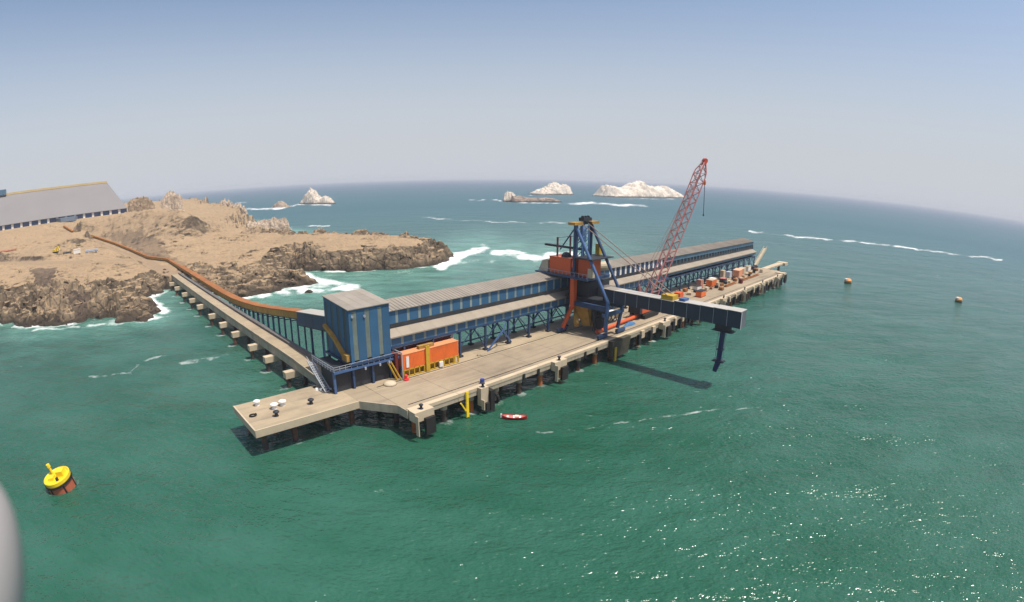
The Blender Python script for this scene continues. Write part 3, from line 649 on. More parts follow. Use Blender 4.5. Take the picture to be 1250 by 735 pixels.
pier_t.part('platform_edge', MB().prism([(-39.9, 13.0), (-12.0, 13.0), (-12.1, 13.38), (-39.6, 13.38)], 5.2, ZD + 0.02), COPE)
pier_t.part('platform_edge', MB().prism([(-39.98, 13.0), (-39.62, 13.4), (-39.62, 30.2), (-39.98, 30.4)], 5.2, ZD + 0.02), COPE)
pier_t.part('fascia', MB().prism([(-12.3, 13.0), (-6.3, 4.6), (-6.3, 0.6), (-6.06, 0.6), (-6.06, 5.0), (-12.25, 13.36)], 4.9, ZD + 0.06), FASC)
pier_t.part('cross_beam', MB().box(-38, -10, 16, 17.4, 4.6, 5.98), FASC)
pier_t.part('cross_beam', MB().box(-38, -10, 27, 28.4, 4.6, 5.98), FASC)
for u in range(-4, 278, 9):
    pier_t.part('cross_beam', MB().box(u, u + 1.3, 1.6 if u < 269 else 7, 30.0, 4.3, 5.58), FASC)
# piles
pm = smesh('pile', MB().tube((0, 0, -3), (0, 0, 4.4), 0.72, n=12), PILE)
pr = smesh('pile', MB().tube((0, 0, -3), (0, 0, 4.4), 0.78, n=12), RUSTP)
collar = smesh('pile_collar', MB().tube((0, 0, 3.2), (0, 0, 4.6), 0.95, n=12), FASC)
for i, u in enumerate(range(-4, 278, 9)):
    for w_ in (2.2, 10.5, 19.0, 27.5):
        p = pier_t.inst('pile', pr if (w_ < 5 and i % 3 != 1) else pm, (u + 0.65, w_, 0))
        if w_ < 5: pier_t.inst('pile_collar', collar, (u + .65, w_, 0.2))
for u in (-37, -29, -20, -13):
    for w_ in (16.7, 27.7):
        pier_t.inst('pile', pm, (u, w_, 0)); pier_t.inst('pile_collar', collar, (u, w_, 0.6))
# mooring blocks with bollards and fenders
bol = MB().lathe([(0, 0), (.55, 0), (.55, .12), (.32, .2), (.3, .75), (.55, .95), (.55, 1.15), (.3, 1.28), (0, 1.3)], n=14)
bolm = smesh('bollard', bol, DARKS)
def block(u0, u1, out, zb, yellow=False):
    pier_t.part('mooring_block', MB().box(u0, u1, -out, -0.02, zb, ZD + 0.3), COPE)
    pier_t.inst('bollard', bolm, ((u0 + u1) / 2, -out * .45, ZD + .3))
    pier_t.part('fender_panel', MB().box(u0 + .45 * (u1 - u0), u1 - .3, -out - .9, -out - .05, 1.2, zb + .7), RUBBER)
    pier_t.part('fender_frame', MB().box(u0 + .1, u0 + .35, -out - 1.1, -out - .03, 1.6, zb + 1.9), COPE)
block(-6.2, -0.6, 2.4, 4.8)
block(15.2, 17.8, 1.4, 2.4)
block(44, 49.5, 1.5, 4.6)
for k, u in enumerate((107, 137, 166, 195, 224, 253)): block(u, u + 5.2 + rnd.uniform(-.5, .8), 1.5 + rnd.uniform(-.2, .4), 4.6)
pier_t.part('fender_block', MB().hexa([(73.5, -1.3, 1.2), (83.5, -1.3, 1.2), (83.5, -.03, 1.2), (73.5, -.03, 1.2)], [(73, -1.9, 7.35), (84, -1.9, 7.35), (84, -.03, 7.35), (73, -.03, 7.35)]), mat('weedy_timber', (.07, .06, .04), .9, var=.3, stain=(.03, .03, .02), samt=.7), label='dark weed-stained timber fender wall below the shiploader')
pier_t.part('fender_pile', MB().box(74, 75, -2.3, -1.95, .4, 5.2), YELL)
pier_t.part('fender_block', MB().box(17.9, 19.3, -2.2, -0.03, 0.6, 6.2), RUBBER)
ring = MB()
for a0 in range(14):
    a = 6.2832 * a0 / 14; b_ = 6.2832 * (a0 + 1) / 14
    ring.tube((19.9, -1.6 + 1.25 * math.cos(a), 3.6 + 1.25 * math.sin(a)), (19.9, -1.6 + 1.25 * math.cos(b_), 3.6 + 1.25 * math.sin(b_)), 0.42, n=8)
pier_t.part('tyre_fender', ring, RUBBER)
pier_t.part('tyre_hub', MB().tube((19.5, -1.6, 3.6), (20.3, -1.6, 3.6), .85, n=14), CONC)
for u in (60, 66, 38, 32):
    pier_t.part('drain_notch', MB().box(u, u + .7, -0.35, -.02, 4.6, 6.6), RUBBER)
for k in range(22):      # hanging fenders and pale concrete corbels along the far berth
    u = 90 + k * 8.6 + rnd.uniform(-1.5, 1.5)
    if any(abs(u - (q + 2.6)) < 4.4 for q in (78, 107, 137, 166, 195, 224, 253)): continue
    pier_t.part('fender_panel', MB().box(u, u + 1.5, -1.1, -.03, 1.6 + rnd.random(), 5.6), RUBBER)
    pier_t.part('corbel', MB().box(u + 2.2, u + 3.4 + rnd.random(), -0.7, -.03, 3.4 + rnd.random(), 6.6), COPE)
lad = MB()
for du in (0, .75): lad.box(10.9 + du, 11.1 + du, -.5, -.25, 0.2, 7.4)
for k in range(16): lad.box(11.1, 11.65, -.45, -.32, .6 + k * .44, .72 + k * .44)
lad.box(10.95, 11.75, -.62, -.5, 0.3, 7.2)
pier_t.part('ladder', lad, BYELL)
pier_t.part('ladder_stay', MB().beam((9.2, -.45, 4.8), (10.8, -.45, 2.2), .35), BYELL)
pier_t.part('crane_rail', MB().box(-4, 269, 3.3, 3.5, ZD + .004, ZD + .1), DARKS)
pier_t.part('crane_rail', MB().box(-4, 269, 17.9, 18.1, ZD + .055, ZD + .14), DARKS)
# far mooring walkway
walk = T('mooring_walkway', 'narrow pale walkway running out from the far pier end', 'walkway', (305, 18, 0))
for k in range(4): walk.part('walkway_deck', MB().box(283 + k * 10.6, 293.4 + k * 10.6, 15.6 - k * .2, 19.5 + k * .2, 6.0, 7.0), COPE)
for u in (296, 318): walk.part('pile', MB().tube((u, 17.5, -3), (u, 17.5, 6), .9), PILE)
walk.part('dolphin_cap', MB().box(321, 329, 13.5, 20.5, 5.4, 7.3), COPE)
dol = T('mooring_dolphin', 'small pale concrete mooring dolphin at the far outer pier corner', 'dolphin', (273.8, 2, 0))
dol.part('dolphin_cap', MB().box(271, 276.6, -.6, 5.2, 4.6, 7.4), COPE); dol.part('dolphin_fender', MB().box(271.8, 275.8, -1.4, -.63, 1.2, 6.4), RUBBER)
for u in (272, 275.5): dol.part('pile', MB().tube((u, 2, -3), (u, 2, 4.7), .6), PILE)
gw = T('gangway', 'raised pale gangway leaning up at the far pier end', 'gangway', (281, 23.5, ZD))
G0, G1 = Vector((281.5, 23.5, 8.4)), Vector((300.5, 23.5, 18.4)); gd = G1 - G0
gw.part('gangway_deck', MB().beam(G0, G1, 2.4, .6), BEIGE)
for s in (-1.15, 1.15):
    o_ = Vector((0, s, 0)); up_ = Vector((0, 0, 1.5)); rb = MB().beam(G0 + o_ + up_, G1 + o_ + up_, .22)
    for k in range(10): rb.beam(G0 + o_ + gd * (k / 9), G0 + o_ + up_ + gd * (k / 9), .16)
    gw.part('handrail', rb, BEIGE)
gw.part('pedestal', MB().box(279.5, 282.5, 21.8, 25.2, 7.02, 8.1), DARKS)

# lumps on the platform
for (u, w_), lb, r_, m_ in (((-34.4, 26.8), 'white capped mooring post standing alone at the platform rear', .9, WHITE), ((-31.4, 22.2), 'white capped mooring post, outer one of the close pair', 1.0, WHITE),
                            ((-28.9, 22.8), 'white capped mooring post, inner one of the close pair', 1.0, WHITE), ((-22.6, 19.2), 'black bollard on the platform near the transfer tower', .8, DARKS), ((-32.6, 17.7), 'black bollard near the platform outer edge', .8, DARKS)):
    q = MB().lathe([(0, 0), (r_ * .7, 0), (r_ * .7, .15), (r_ * .55, .25), (r_ * .5, .8), (r_, 1.0), (r_, 1.25), (r_ * .6, 1.45), (0, 1.5)], (u, w_, ZD), 14)
    single('mooring_bollard', lb, 'bollard', q, m_, (u, w_, ZD), smooth=False)
single('cable_coil', 'thin dark coil of rope lying on the platform edge', 'rope', MB().path([(-37.5 + .9 * math.cos(a / 3), 21.2 + .7 * math.sin(a / 3), ZD + .1 + a * .008) for a in range(40)], .12, 6), RUBBER, (-37.5, 21.2, ZD))

# ================================================================== CONVEYOR GALLERY ON THE PIER
PIT = 3.84
gal = T('conveyor_gallery', 'long two-tier blue conveyor gallery with pale window strips along the pier', 'conveyor gallery', (140, 26, ZD))
def panel(w_, z0, z1, width, m_, th=0.16): return smesh('wall_panel', MB().box(0, width, 0, th, z0, z1), m_)
up_b = panel(0, 21.1, 24.75, 2.96, BLUE); up_s = panel(0, 21.15, 24.7, .84, STRIP, .12)
lo_b = panel(0, 15.6, 18.2, 2.96, BLUE); lo_s = panel(0, 15.65, 18.15, .84, STRIP, .12)
up_w = panel(0, 21.15, 24.7, 1.3, WHITE, .12); up_d = panel(0, 21.1, 24.75, 2.5, mat('navy_cladding', (0.018, 0.045, 0.11), .5, rnd=.2))
roof_m = MB()
roof_m.hexa([(0.03, 23.8, 24.78), (PIT - .03, 23.8, 24.78), (PIT - .03, 31.4, 26.25), (0.03, 31.4, 26.25)], [(0.03, 23.8, 24.95), (PIT - .03, 23.8, 24.95), (PIT - .03, 31.4, 26.42), (0.03, 31.4, 26.42)])
for k in (0.0, PIT / 3, 2 * PIT / 3): roof_m.hexa([(k, 23.75, 24.9), (k + .14, 23.75, 24.9), (k + .14, 31.45, 26.37), (k, 31.45, 26.37)], [(k, 23.75, 25.07), (k + .14, 23.75, 25.07), (k + .14, 31.45, 26.54), (k, 31.45, 26.54)])
roof_me = smesh('roof_sheet', roof_m, ROOF)
led_m = MB().hexa([(0.02, 21.3, 17.95), (PIT - .02, 21.3, 17.95), (PIT - .02, 24.6, 19.55), (0.02, 24.6, 19.55)], [(0.02, 21.3, 18.3), (PIT - .02, 21.3, 18.3), (PIT - .02, 24.6, 19.75), (0.02, 24.6, 19.75)])
led_me = smesh('canopy_sheet', led_m, LEDGE)
nb = int((276 - 3.1) / PIT)
for i in range(nb):
    u = 3.15 + i * PIT
    gal.inst('roof_sheet', roof_me, (u, 0, 0)); gal.inst('canopy_sheet', led_me, (u, 0, 0))
    if u < 150:
        fr = u > 104
        gal.inst('window_strip', up_w if fr else up_s, (u + .02, 24.34, 0)); gal.inst('wall_panel', up_d if fr else up_b, (u + (1.34 if fr else .88), 24.3, 0))
        gal.inst('window_strip', lo_s, (u + .02, 22.04, 0)); gal.inst('wall_panel', lo_b, (u + .88, 22.0, 0))
    else:
        gal.part('wall_panel', MB().box(u + .02, u + PIT - .02, 24.3, 24.46, 22.6, 24.75), BLUEG)
        gal.part('louvre_opening', MB().box(u + .5, u + PIT - .4, 24.62, 24.75, 20.9, 22.55), DARKS)
        gal.part('mullion', MB().box(u - .1, u + .45, 24.32, 24.6, 20.8, 22.6), BLUEG)
        gal.part('wall_panel', MB().box(u + .02, u + PIT - .02, 22.0, 22.16, 16.6, 18.2), BLUEG)
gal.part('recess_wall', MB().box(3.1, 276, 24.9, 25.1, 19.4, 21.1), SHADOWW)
gal.part('floor_beam', MB().box(3.1, 276, 21.9, 22.5, 15.0, 15.58), STEELB)
gal.part('floor_beam', MB().box(3.1, 276, 29.6, 30.2, 15.0, 15.58), STEELB)
gal.part('floor', MB().box(3.1, 276, 22.5, 29.6, 15.2, 15.5), DARKS)
gal.part('rear_wall', MB().box(3.1, 276, 30.6, 30.8, 15.6, 25.9), BLUE)
gal.part('end_wall', MB().hexa([(276.0, 24.3, 15.6), (276.2, 24.3, 15.6), (276.2, 30.8, 15.6), (276, 30.8, 15.6)], [(276.0, 24.3, 24.8), (276.2, 24.3, 24.8), (276.2, 30.8, 26.1), (276, 30.8, 26.1)]), BLUEG)
LEGU = [8, 18, 28] + [38.3 + 9.85 * k for k in range(25)]
for k, u in enumerate(LEGU):
    if u > 275: break
    for w_ in (22.3, 29.4):
        lg = gal.part('leg', MB().box(u - .28, u + .28, w_ - .28, w_ + .28, 7.55, 15.0), STEELB)
        gal.part('leg_footing', MB().box(u - .7, u + .7, w_ - .7, w_ + .7, 7.06, 7.6), DARKS)
    gal.part('cross_tie', MB().box(u - .2, u + .2, 22.6, 29.1, 14.2, 14.9), STEELB)
    gal.part('brace', MB().beam((u, 22.6, 8.2), (u, 29.1, 14), .26), STEELB)
    if k + 1 < len(LEGU) and k >= 2:
        u2 = LEGU[k + 1]
        for w_ in (22.3, 29.4):
            gal.part('brace', MB().beam((u + .25, w_, 10.2), ((u + u2) / 2, w_, 14.9), .24), STEELB)
            gal.part('brace', MB().beam((u2 - .25, w_, 10.2), ((u + u2) / 2, w_, 14.9), .24), STEELB)
gal.part('lower_tie', MB().box(28, 276, 29.3, 29.6, 8.4, 8.8), STEELB)
stp = MB().beam((37.6, 20.6, 7.2), (44.5, 20.8, 12.4), .42); stp.beam((48.6, 21.2, 7.6), (44.5, 20.8, 12.4), .36); stp.beam((44.5, 20.8, 12.4), (46.5, 21.6, 14.8), .3)
gal.part('stair_frame', stp, STEELL)

# ================================================================== TRANSFER TOWER
tw = T('transfer_tower', 'tall blue clad conveyor transfer tower with pale vertical strips at the pier bend', 'tower', (-3, 28, ZD))
U0, U1, W0, W1 = -9.2, 3.0, 21.0, 35.5; TZ0, TZ1, TZ2 = 14.0, 28.0, 29.4
fr_ = [0, .08, .19, .39, .5, .71, .81, 1.0]
for i, (a, b_) in enumerate(zip(fr_[:-1], fr_[1:])):
    st = i % 2 == 1; x0 = U0 + a * (U1 - U0); x1 = U0 + b_ * (U1 - U0)
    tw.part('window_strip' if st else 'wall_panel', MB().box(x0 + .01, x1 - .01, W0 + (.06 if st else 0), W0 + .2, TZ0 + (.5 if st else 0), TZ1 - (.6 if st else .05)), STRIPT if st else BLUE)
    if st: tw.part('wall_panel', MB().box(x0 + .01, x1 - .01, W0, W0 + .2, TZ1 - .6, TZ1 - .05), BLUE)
fl = [0, .10, .20, .34, .44, .6, .70, .86, .94, 1.0]
for i, (a, b_) in enumerate(zip(fl[:-1], fl[1:])):
    st = i % 2 == 1; y0 = W0 + .22 + a * (W1 - W0 - .22); y1 = W0 + .22 + b_ * (W1 - W0 - .22)
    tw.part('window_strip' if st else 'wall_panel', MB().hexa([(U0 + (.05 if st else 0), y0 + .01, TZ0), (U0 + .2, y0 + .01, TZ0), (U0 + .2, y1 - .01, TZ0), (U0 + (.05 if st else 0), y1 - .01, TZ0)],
            [(U0 + (.05 if st else 0), y0 + .01, TZ1 - .05), (U0 + .2, y0 + .01, TZ1 - .05), (U0 + .2, y1 - .01, TZ1 - .05), (U0 + (.05 if st else 0), y1 - .01, TZ1 - .05)]), STRIP_SHADE if st else BLUE)
for x in (U1 - .2,): tw.part('side_wall', MB().box(x, x + .2, W0 + .22, W1, TZ0, TZ1 - .05), BLUE)
tw.part('rear_wall', MB().box(U0 + .2, U1 - .2, W1 - .2, W1, TZ0, TZ1), BLUE)
tw.part('gable_strip', MB()._add([(U0, W0 + .3, TZ1), (U0, W1, TZ1), (U0, W1, TZ2 - .06), (U0 + .2, W0 + .3, TZ1), (U0 + .2, W1, TZ1), (U0 + .2, W1, TZ2 - .06)], [(0, 2, 1), (3, 4, 5), (0, 3, 5, 2), (1, 2, 5, 4), (0, 1, 4, 3)]), BLUE)
nr_ = 5
for k in range(nr_):
    a = U0 - .35 + k * (U1 - U0 + .7) / nr_; b_ = U0 - .35 + (k + 1) * (U1 - U0 + .7) / nr_
    tw.part('roof_sheet', MB().hexa([(a + .02, W0 - .35, TZ1), (b_ - .02, W0 - .35, TZ1), (b_ - .02, W1 + .35, TZ2), (a + .02, W1 + .35, TZ2)], [(a + .02, W0 - .35, TZ1 + .2), (b_ - .02, W0 - .35, TZ1 + .2), (b_ - .02, W1 + .35, TZ2 + .2), (a + .02, W1 + .35, TZ2 + .2)]), ROOF)
tw.part('floor', MB().box(U0 - .6, U1 + .1, W0 - .7, W1, TZ0 - .6, TZ0 - .02), STEELB)
for u in (U0 + .3, -3, U1 - .3):
    for w_ in (W0 + .3, 28, W1 - .4):
        tw.part('column', MB().box(u - .3, u + .3, w_ - .3, w_ + .3, 7.06 if w_ < 31 else -2, TZ0 - .6), STEELB)
tw.part('column', MB().box(-14.9, -14.3, 20.8, 21.4, ZD, 13.0), STEELL, label='bright blue corner column')
tw.part('edge_beam', MB().box(-14.9, U1 + 2.2, 20.3, 20.75, 12.4, 13.0), STEELL)
tw.part('walkway', MB().box(-14.9, U0 - .62, 20.8, 34, 12.6, 12.9), DARKS)
rail = MB()
for z in (13.6, 14.2): rail.box(-14.9, U1 + 2, 20.35, 20.45, z, z + .12)
for k in range(12): rail.box(-14.9 + k * 1.7, -14.78 + k * 1.7, 20.35, 20.47, 12.9, 14.3)
tw.part('handrail', rail, GREYS)
rail = MB()
for z in (13.6, 14.2): rail.box(-14.95, -14.83, 20.5, 34, z, z + .12)
for k in range(9): rail.box(-14.95, -14.83, 20.6 + k * 1.6, 20.72 + k * 1.6, 12.9, 14.3)
tw.part('handrail', rail, GREYS)
tw.part('underside_shade', MB().box(-14.1, 2.5, 21.75, 30, 7.06, 12.5), DARKS)  # added dark box that blackens the shaded space under the tower
st = MB()
for k in range(14): st.box(-16.6, -15.2, 23.2 + k * .72, 23.9 + k * .72, 7.2 + k * .4, 7.34 + k * .4)
st.beam((-16.7, 23.2, 7.6), (-16.7, 33.2, 13.2), .22); st.beam((-15.1, 23.2, 7.6), (-15.1, 33.2, 13.2), .22)
st.beam((-16.7, 23.2, 8.8), (-16.7, 33.2, 14.4), .12)
tw.part('stair', st, GREYS)
yc = MB(); yc.beam((U0 - .5, 35, 21.5), (U0 - .5, 29.5, 19.2), 1.0, .9); yc.beam((U0 - .5, 29.5, 19.2), (U0 - .5, 23.2, 14.9), 1.0, .9); yc.box(U0 - 1.1, U0 - .02, 21.6, 24.4, 14.4, 16.2)
tw.part('yellow_chute', yc, OCHRE, label='ochre chute running down the dark side wall')
lg = MB(); lg.beam((4.6, 20.2, 7.1), (3.2, 20.5, 13), .4); lg.beam((4.6, 20.2, 7.1), (6.2, 20.4, 13), .4); lg.box(4.0, 5.3, 19.6, 20.8, 7.06, 7.5)
tw.part('prop', lg, STEELB)
for k, x in enumerate((-6, -1.5, 1.4)): tw.part('lamp', MB().box(x, x + .5, 20.0, 20.29, 11.8, 12.5), GREYS)
tw.part('vent', MB().tube((-8.2, 20.98, 26.2), (-8.2, 20.7, 26.2), .35), GREYS)
tw.part('vent', MB().tube((-4.6, 20.98, 25.8), (-4.6, 20.7, 25.8), .35), GREYS)

# ================================================================== CONTAINERS AT THE TOWER
frm = T('portal_frame', 'grey steel portal frame standing over the orange container', 'frame', (15, 20, ZD))
pf = MB()
frm.part('post', MB().box(4.3, 4.7, 22.3, 22.7, 7.06, 14.7), GREYS)
frm.part('post', MB().box(25.2, 25.6, 22.3, 22.7, 7.06, 14.7), GREYS)
frm.part('header', MB().box(4.2, 25.8, 22.3, 22.7, 14.72, 15.0), GREYS)
frm.part('post', MB().box(4.6, 4.9, 18.5, 18.8, 7.06, 14.6), GREYS)
frm.part('side_rail', MB().box(4.6, 4.9, 18.82, 22.28, 14.2, 14.55), GREYS)
ctn = T('shipping_container', 'long bright orange container raised on a yellow frame before the gallery', 'container', (14, 20, ZD))
for k in range(2):
    a = 5.2 + k * 9.75
    bx = MB().box(a, a + 9.7, 19.0, 21.8, 9.3, 13.5)
    for j in range(20): bx.box(a + .25 + j * .47, a + .48 + j * .47, 18.93, 18.998, 9.6, 13.2)
    ctn.part('container_body', bx, ORANGE)
    ctn.part('container_roof', MB().box(a - .05, a + 9.72, 18.9, 21.9, 13.52, 13.72), mat('faded_orange', (0.66, 0.27, 0.12), .6))
ctn.part('support_frame', (lambda q: [q.box(5.2 + k * 1.75, 5.5 + k * 1.75, 18.9, 19.3, 7.06, 9.28) for k in range(12)] and q.box(5.2, 24.6, 18.9, 19.3, 8.95, 9.28).box(5.2, 24.6, 18.9, 19.3, 7.06, 7.35).box(5.2, 24.6, 20.4, 20.6, 7.06, 9.28))(MB()), YELL)
ctn.part('yellow_mast', MB().box(12.7, 14.0, 18.5, 18.88, 7.1, 14.6), YELL)
ctn.part('yellow_head', MB().box(11.2, 16.4, 19.6, 20.8, 13.75, 14.6), OCHRE)
ctn.part('door_panel', MB().box(6.2, 7.1, 18.75, 18.9, 9.8, 12.9), WHITE)
ctn.part('white_box', MB().box(17.3, 18.6, 18.4, 18.88, 7.4, 8.9), WHITE)
ctn2 = T('service_cabin', 'dark red service cabin tucked beside the transfer tower', 'cabin', (3.6, 23, ZD))
ctn2.part('cabin_body', MB().box(3.3, 4.2, 19.6, 27, 7.06, 14.2), DRED); ctn2.part('cabin_wall', MB().box(4.3, 25, 23.0, 27, 7.06, 14.2), DRED); ctn2.part('cabin_roof', MB().box(3.2, 25.2, 22.8, 27.2, 14.22, 14.45), DARKS)
pip = MB(); pip.beam((3.0, 18.8, 7.1), (1.4, 20.6, 12.2), .35); pip.beam((3.9, 18.2, 7.1), (2.2, 20.4, 12.2), .3)
single('yellow_prop', 'pair of slanted yellow props leaning against the tower base', 'props', pip, YELL, (3, 18.8, ZD))
sack = MB().lathe([(0, 0), (1.9, 0), (1.7, .5), (.9, .85), (0, .95)], (-.2, 17.6, ZD), 12)
single('sand_pile', 'low sandy heap on the deck by the tower props', 'heap', sack, BEIGE, (-.2, 17.6, ZD), smooth=True)
hyd = MB().lathe([(0, 0), (.8, 0), (.8, .4), (.45, .5), (.45, 1.4), (0, 1.8)], (4.9, 17.4, ZD), 10)
single('red_hydrant', 'small red hydrant standing at the corner of the container', 'hydrant', hyd, BOATR, (4.9, 17.4, ZD))
db = MB().lathe([(0, 0), (.6, 0), (.62, .5), (.6, 1.0), (0, 1.02)], (18.6, 1.9, ZD + .22), 12)
single('blue_drum', 'small blue drum by the roadway edge near the tyre fender', 'drum', db, mat('drum_blue', (.02, .06, .3), .5), (18.6, 1.9, ZD + .22))
for (u, w_, lb) in ((33.5, 19.3, 'small grey rubble heap at the right of the orange container'), (70.5, 20.2, 'small grey rubble heap by the red shiploader strut')):
    q = MB()
    for k in range(5):
        x, y = u + rnd.uniform(-.8, .8), w_ + rnd.uniform(-.5, .5); s_ = rnd.uniform(.3, .6)
        q.lathe([(0, 0), (s_, 0), (s_ * .8, s_ * .6), (0, s_ * .9)], (x, y, ZD + .05), 6)
    single('rubble_heap', lb, 'rubble', q, CONC, (u, w_, ZD + .05))
hose = MB().path([(-17.6 + .45 * k, 28.6 - .9 * k + .7 * math.sin(k * 1.7), 7.25) for k in range(9)], .22, 7)
single('black_hose', 'thick black hose lying across the platform below the stair', 'hose', hose, RUBBER, (-16, 25, ZD))
single('scrap_heap', 'pale rags and scrap piled at the foot of the stair', 'scrap', (lambda q: [q.lathe([(0, 0), (.7, 0), (.5, .45), (0, .6)], (-17.3 + .9 * k, 26.8 - .8 * k, ZD), 7) for k in range(4)] and q)(MB()), WHITE, (-16, 25.6, ZD))

# ================================================================== ACCESS TRESTLE
tr = T('access_trestle', 'narrow concrete access road trestle with square pile caps running to shore', 'trestle', (-11, 140, 0))
def uL(w_): return -14.0 - 0.0125 * max(0, w_ - 60)
def zT(w_): return 7.1 + 0.9 * float(sstep(31, 52, np.array(w_)))
ws = [31] + [41 + 10.5 * k for k in range(22)]
for a, b_ in zip(ws[:-1], ws[1:]):
    wd = 6.8
    la, lb_ = uL(a), uL(b_); za, zb_ = zT(a), zT(b_)
    tr.part('road_slab', MB().hexa([(la, a + .03, za - .7), (la + wd, a + .03, za - .7), (lb_ + wd, b_ - .03, zb_ - .7), (lb_, b_ - .03, zb_ - .7)], [(la, a + .03, za), (la + wd, a + .03, za), (lb_ + wd, b_ - .03, zb_), (lb_, b_ - .03, zb_)]), CONC)
    for off_ in (0, wd - .3):
        tr.part('kerb', MB().hexa([(la + off_, a + .03, za + .002), (la + off_ + .3, a + .03, za + .002), (lb_ + off_ + .3, b_ - .03, zb_ + .002), (lb_ + off_, b_ - .03, zb_ + .002)], [(la + off_, a + .03, za + .45), (la + off_ + .3, a + .03, za + .45), (lb_ + off_ + .3, b_ - .03, zb_ + .45), (lb_ + off_, b_ - .03, zb_ + .45)]), FASC)
    tr.part('girder', MB().hexa([(la + .05, a, 5.2), (la + .9, a, 5.2), (lb_ + .9, b_, 5.2), (lb_ + .05, b_, 5.2)], [(la + .05, a, za - .72), (la + .9, a, za - .72), (lb_ + .9, b_, zb_ - .72), (lb_ + .05, b_, zb_ - .72)]), FASC)
    tr.part('girder', MB().hexa([(la + wd - .9, a, 5.2), (la + wd - .05, a, 5.2), (lb_ + wd - .05, b_, 5.2), (lb_ + wd - .9, b_, 5.2)], [(la + wd - .9, a, za - .72), (la + wd - .05, a, za - .72), (lb_ + wd - .05, b_, zb_ - .72), (lb_ + wd - .9, b_, zb_ - .72)]), FASC)
CAPW = [50.3, 68.5, 84.8, 106.1, 124.4, 143.6, 167.9, 186.6, 207.1, 230.5, 249.3]
for w_ in CAPW:
    a = uL(w_)
    tr.part('pile_cap', MB().box(a - 3.7, a + 11, w_ - 1.2, w_ + 1.2, 3.2, 5.18), COPE)
    for du in (-2.6, 3.2, 9.6): tr.inst('pile', pm, (a + du, w_, -.9))
for a, b_ in zip(ws[:-1], ws[1:]):  # added dark boxes standing in for the conveyor's shadow on the road
    x0, x1 = uL(a) + 4.9, uL(b_) + 4.9
    tr.part('shadow_strip', MB().hexa([(x0, a + .05, zT(a) + .004), (x0 + 1.5, a + .05, zT(a) + .004), (x1 + 1.5, b_ - .05, zT(b_) + .004), (x1, b_ - .05, zT(b_) + .004)], [(x0, a + .05, zT(a) + .9), (x0 + 1.5, a + .05, zT(a) + .9), (x1 + 1.5, b_ - .05, zT(b_) + .9), (x1, b_ - .05, zT(b_) + .9)]), SHADOWW)

# ================================================================== INCLINED CONVEYOR TO SHORE
cvp = [(pier(p[0], p[1])[0], pier(p[0], p[1])[1], float(p[2])) for p in BELT_LAND]
cvp += [(-8.6, 330, 11.0), (-7.6, 280, 10.6), (-7.0, 230, 10.4), (-6.7, 190, 10.3), (-6.6, 165, 10.3), (-6.6, 143, 10.9), (-6.6, 125, 12.1), (-6.6, 106, 13.9), (-6.6, 88, 16.1), (-6.6, 74, 18.1), (-6.6, 62, 19.7)]
cv = T('inclined_conveyor', 'rust-roofed covered conveyor curving from the shed over the trestle to the tower', 'conveyor', (-5, 165, 0))
fine = []
for a, b_ in zip(cvp[:-1], cvp[1:]):
    nseg = max(1, int(math.dist(a, b_) / 11))
    for k in range(nseg): fine.append(tuple(a[i] + (b_[i] - a[i]) * k / nseg for i in range(3)))
fine.append(cvp[-1])
def sect(a, b_, hgt_, wd):
    a = Vector(a); b_ = Vector(b_); d = b_ - a; d.z = 0; d.normalize(); n_ = Vector((-d.y, d.x, 0))
    if n_.x < 0: n_ = -n_
    return a, b_, n_ * wd
for a, b_ in zip(fine[:-1], fine[1:]):
    up = Vector((0, 0, 1)); lnd = a[1] > 285; a, b_, n_ = sect(a, b_, 2.4, 1.8 if lnd else 3.2); hh = 2.4 if a.y < 200 else 1.7
    dn = (b_ - a).normalized() * .02
    cv.part('roof_section', MB().hexa([a - n_ * .06 - up * .25, b_ - n_ * .06 - up * .25, b_ + n_ * 1.06 - up * .25, a + n_ * 1.06 - up * .25], [a - n_ * .06 + dn, b_ - n_ * .06 - dn, b_ + n_ * 1.06 - dn + up * .1, a + n_ * 1.06 + dn + up * .1]), RUSTR)
    cv.part('side_panel', MB().hexa([a - up * hh + dn, b_ - up * hh - dn, b_ + n_ * .05 - up * hh - dn, a + n_ * .05 - up * hh + dn], [a - up * .26 + dn, b_ - up * .26 - dn, b_ + n_ * .05 - up * .26 - dn, a + n_ * .05 - up * .26 + dn]), OCHRE)
    cv.part('side_panel', MB().hexa([a + n_ * .95 - up * hh + dn, b_ + n_ * .95 - up * hh - dn, b_ + n_ - up * hh - dn, a + n_ - up * hh + dn], [a + n_ * .95 - up * .26 + dn, b_ + n_ * .95 - up * .26 - dn, b_ + n_ - up * .26 - dn, a + n_ - up * .26 + dn]), OCHRE)
    cv.part('belt_floor', MB().hexa([a - up * (hh + .3), b_ - up * (hh + .3), b_ + n_ - up * (hh + .3), a + n_ - up * (hh + .3)], [a - up * (hh + .01), b_ - up * (hh + .01), b_ + n_ - up * (hh + .01), a + n_ - up * (hh + .01)]), DARKS)
def ztop(w_):
    q = sorted((p[1], p[2]) for p in cvp[6:]); return float(np.interp(w_, [a for a, _ in q] , [b_ for _, b_ in q]))
for k in range(15):
    w_ = 64 + 6.2 * k
    z1 = ztop(w_) - 2.7; zb_ = -2.0 if k % 3 else 5.0
    for u in (-6.2, -3.8):
        cv.part('leg', MB().box(u - .22, u + .22, w_ - .22, w_ + .22, zb_, z1), STEELB)
    cv.part('leg_tie', MB().box(-6.0, -4.0, w_ - .12, w_ + .12, z1 - 1.2, z1 - .9), STEELB)
cb = T('conveyor_head_gallery', 'short dark blue conveyor gallery with white roof entering the tower', 'conveyor gallery', (-5, 48, 7))
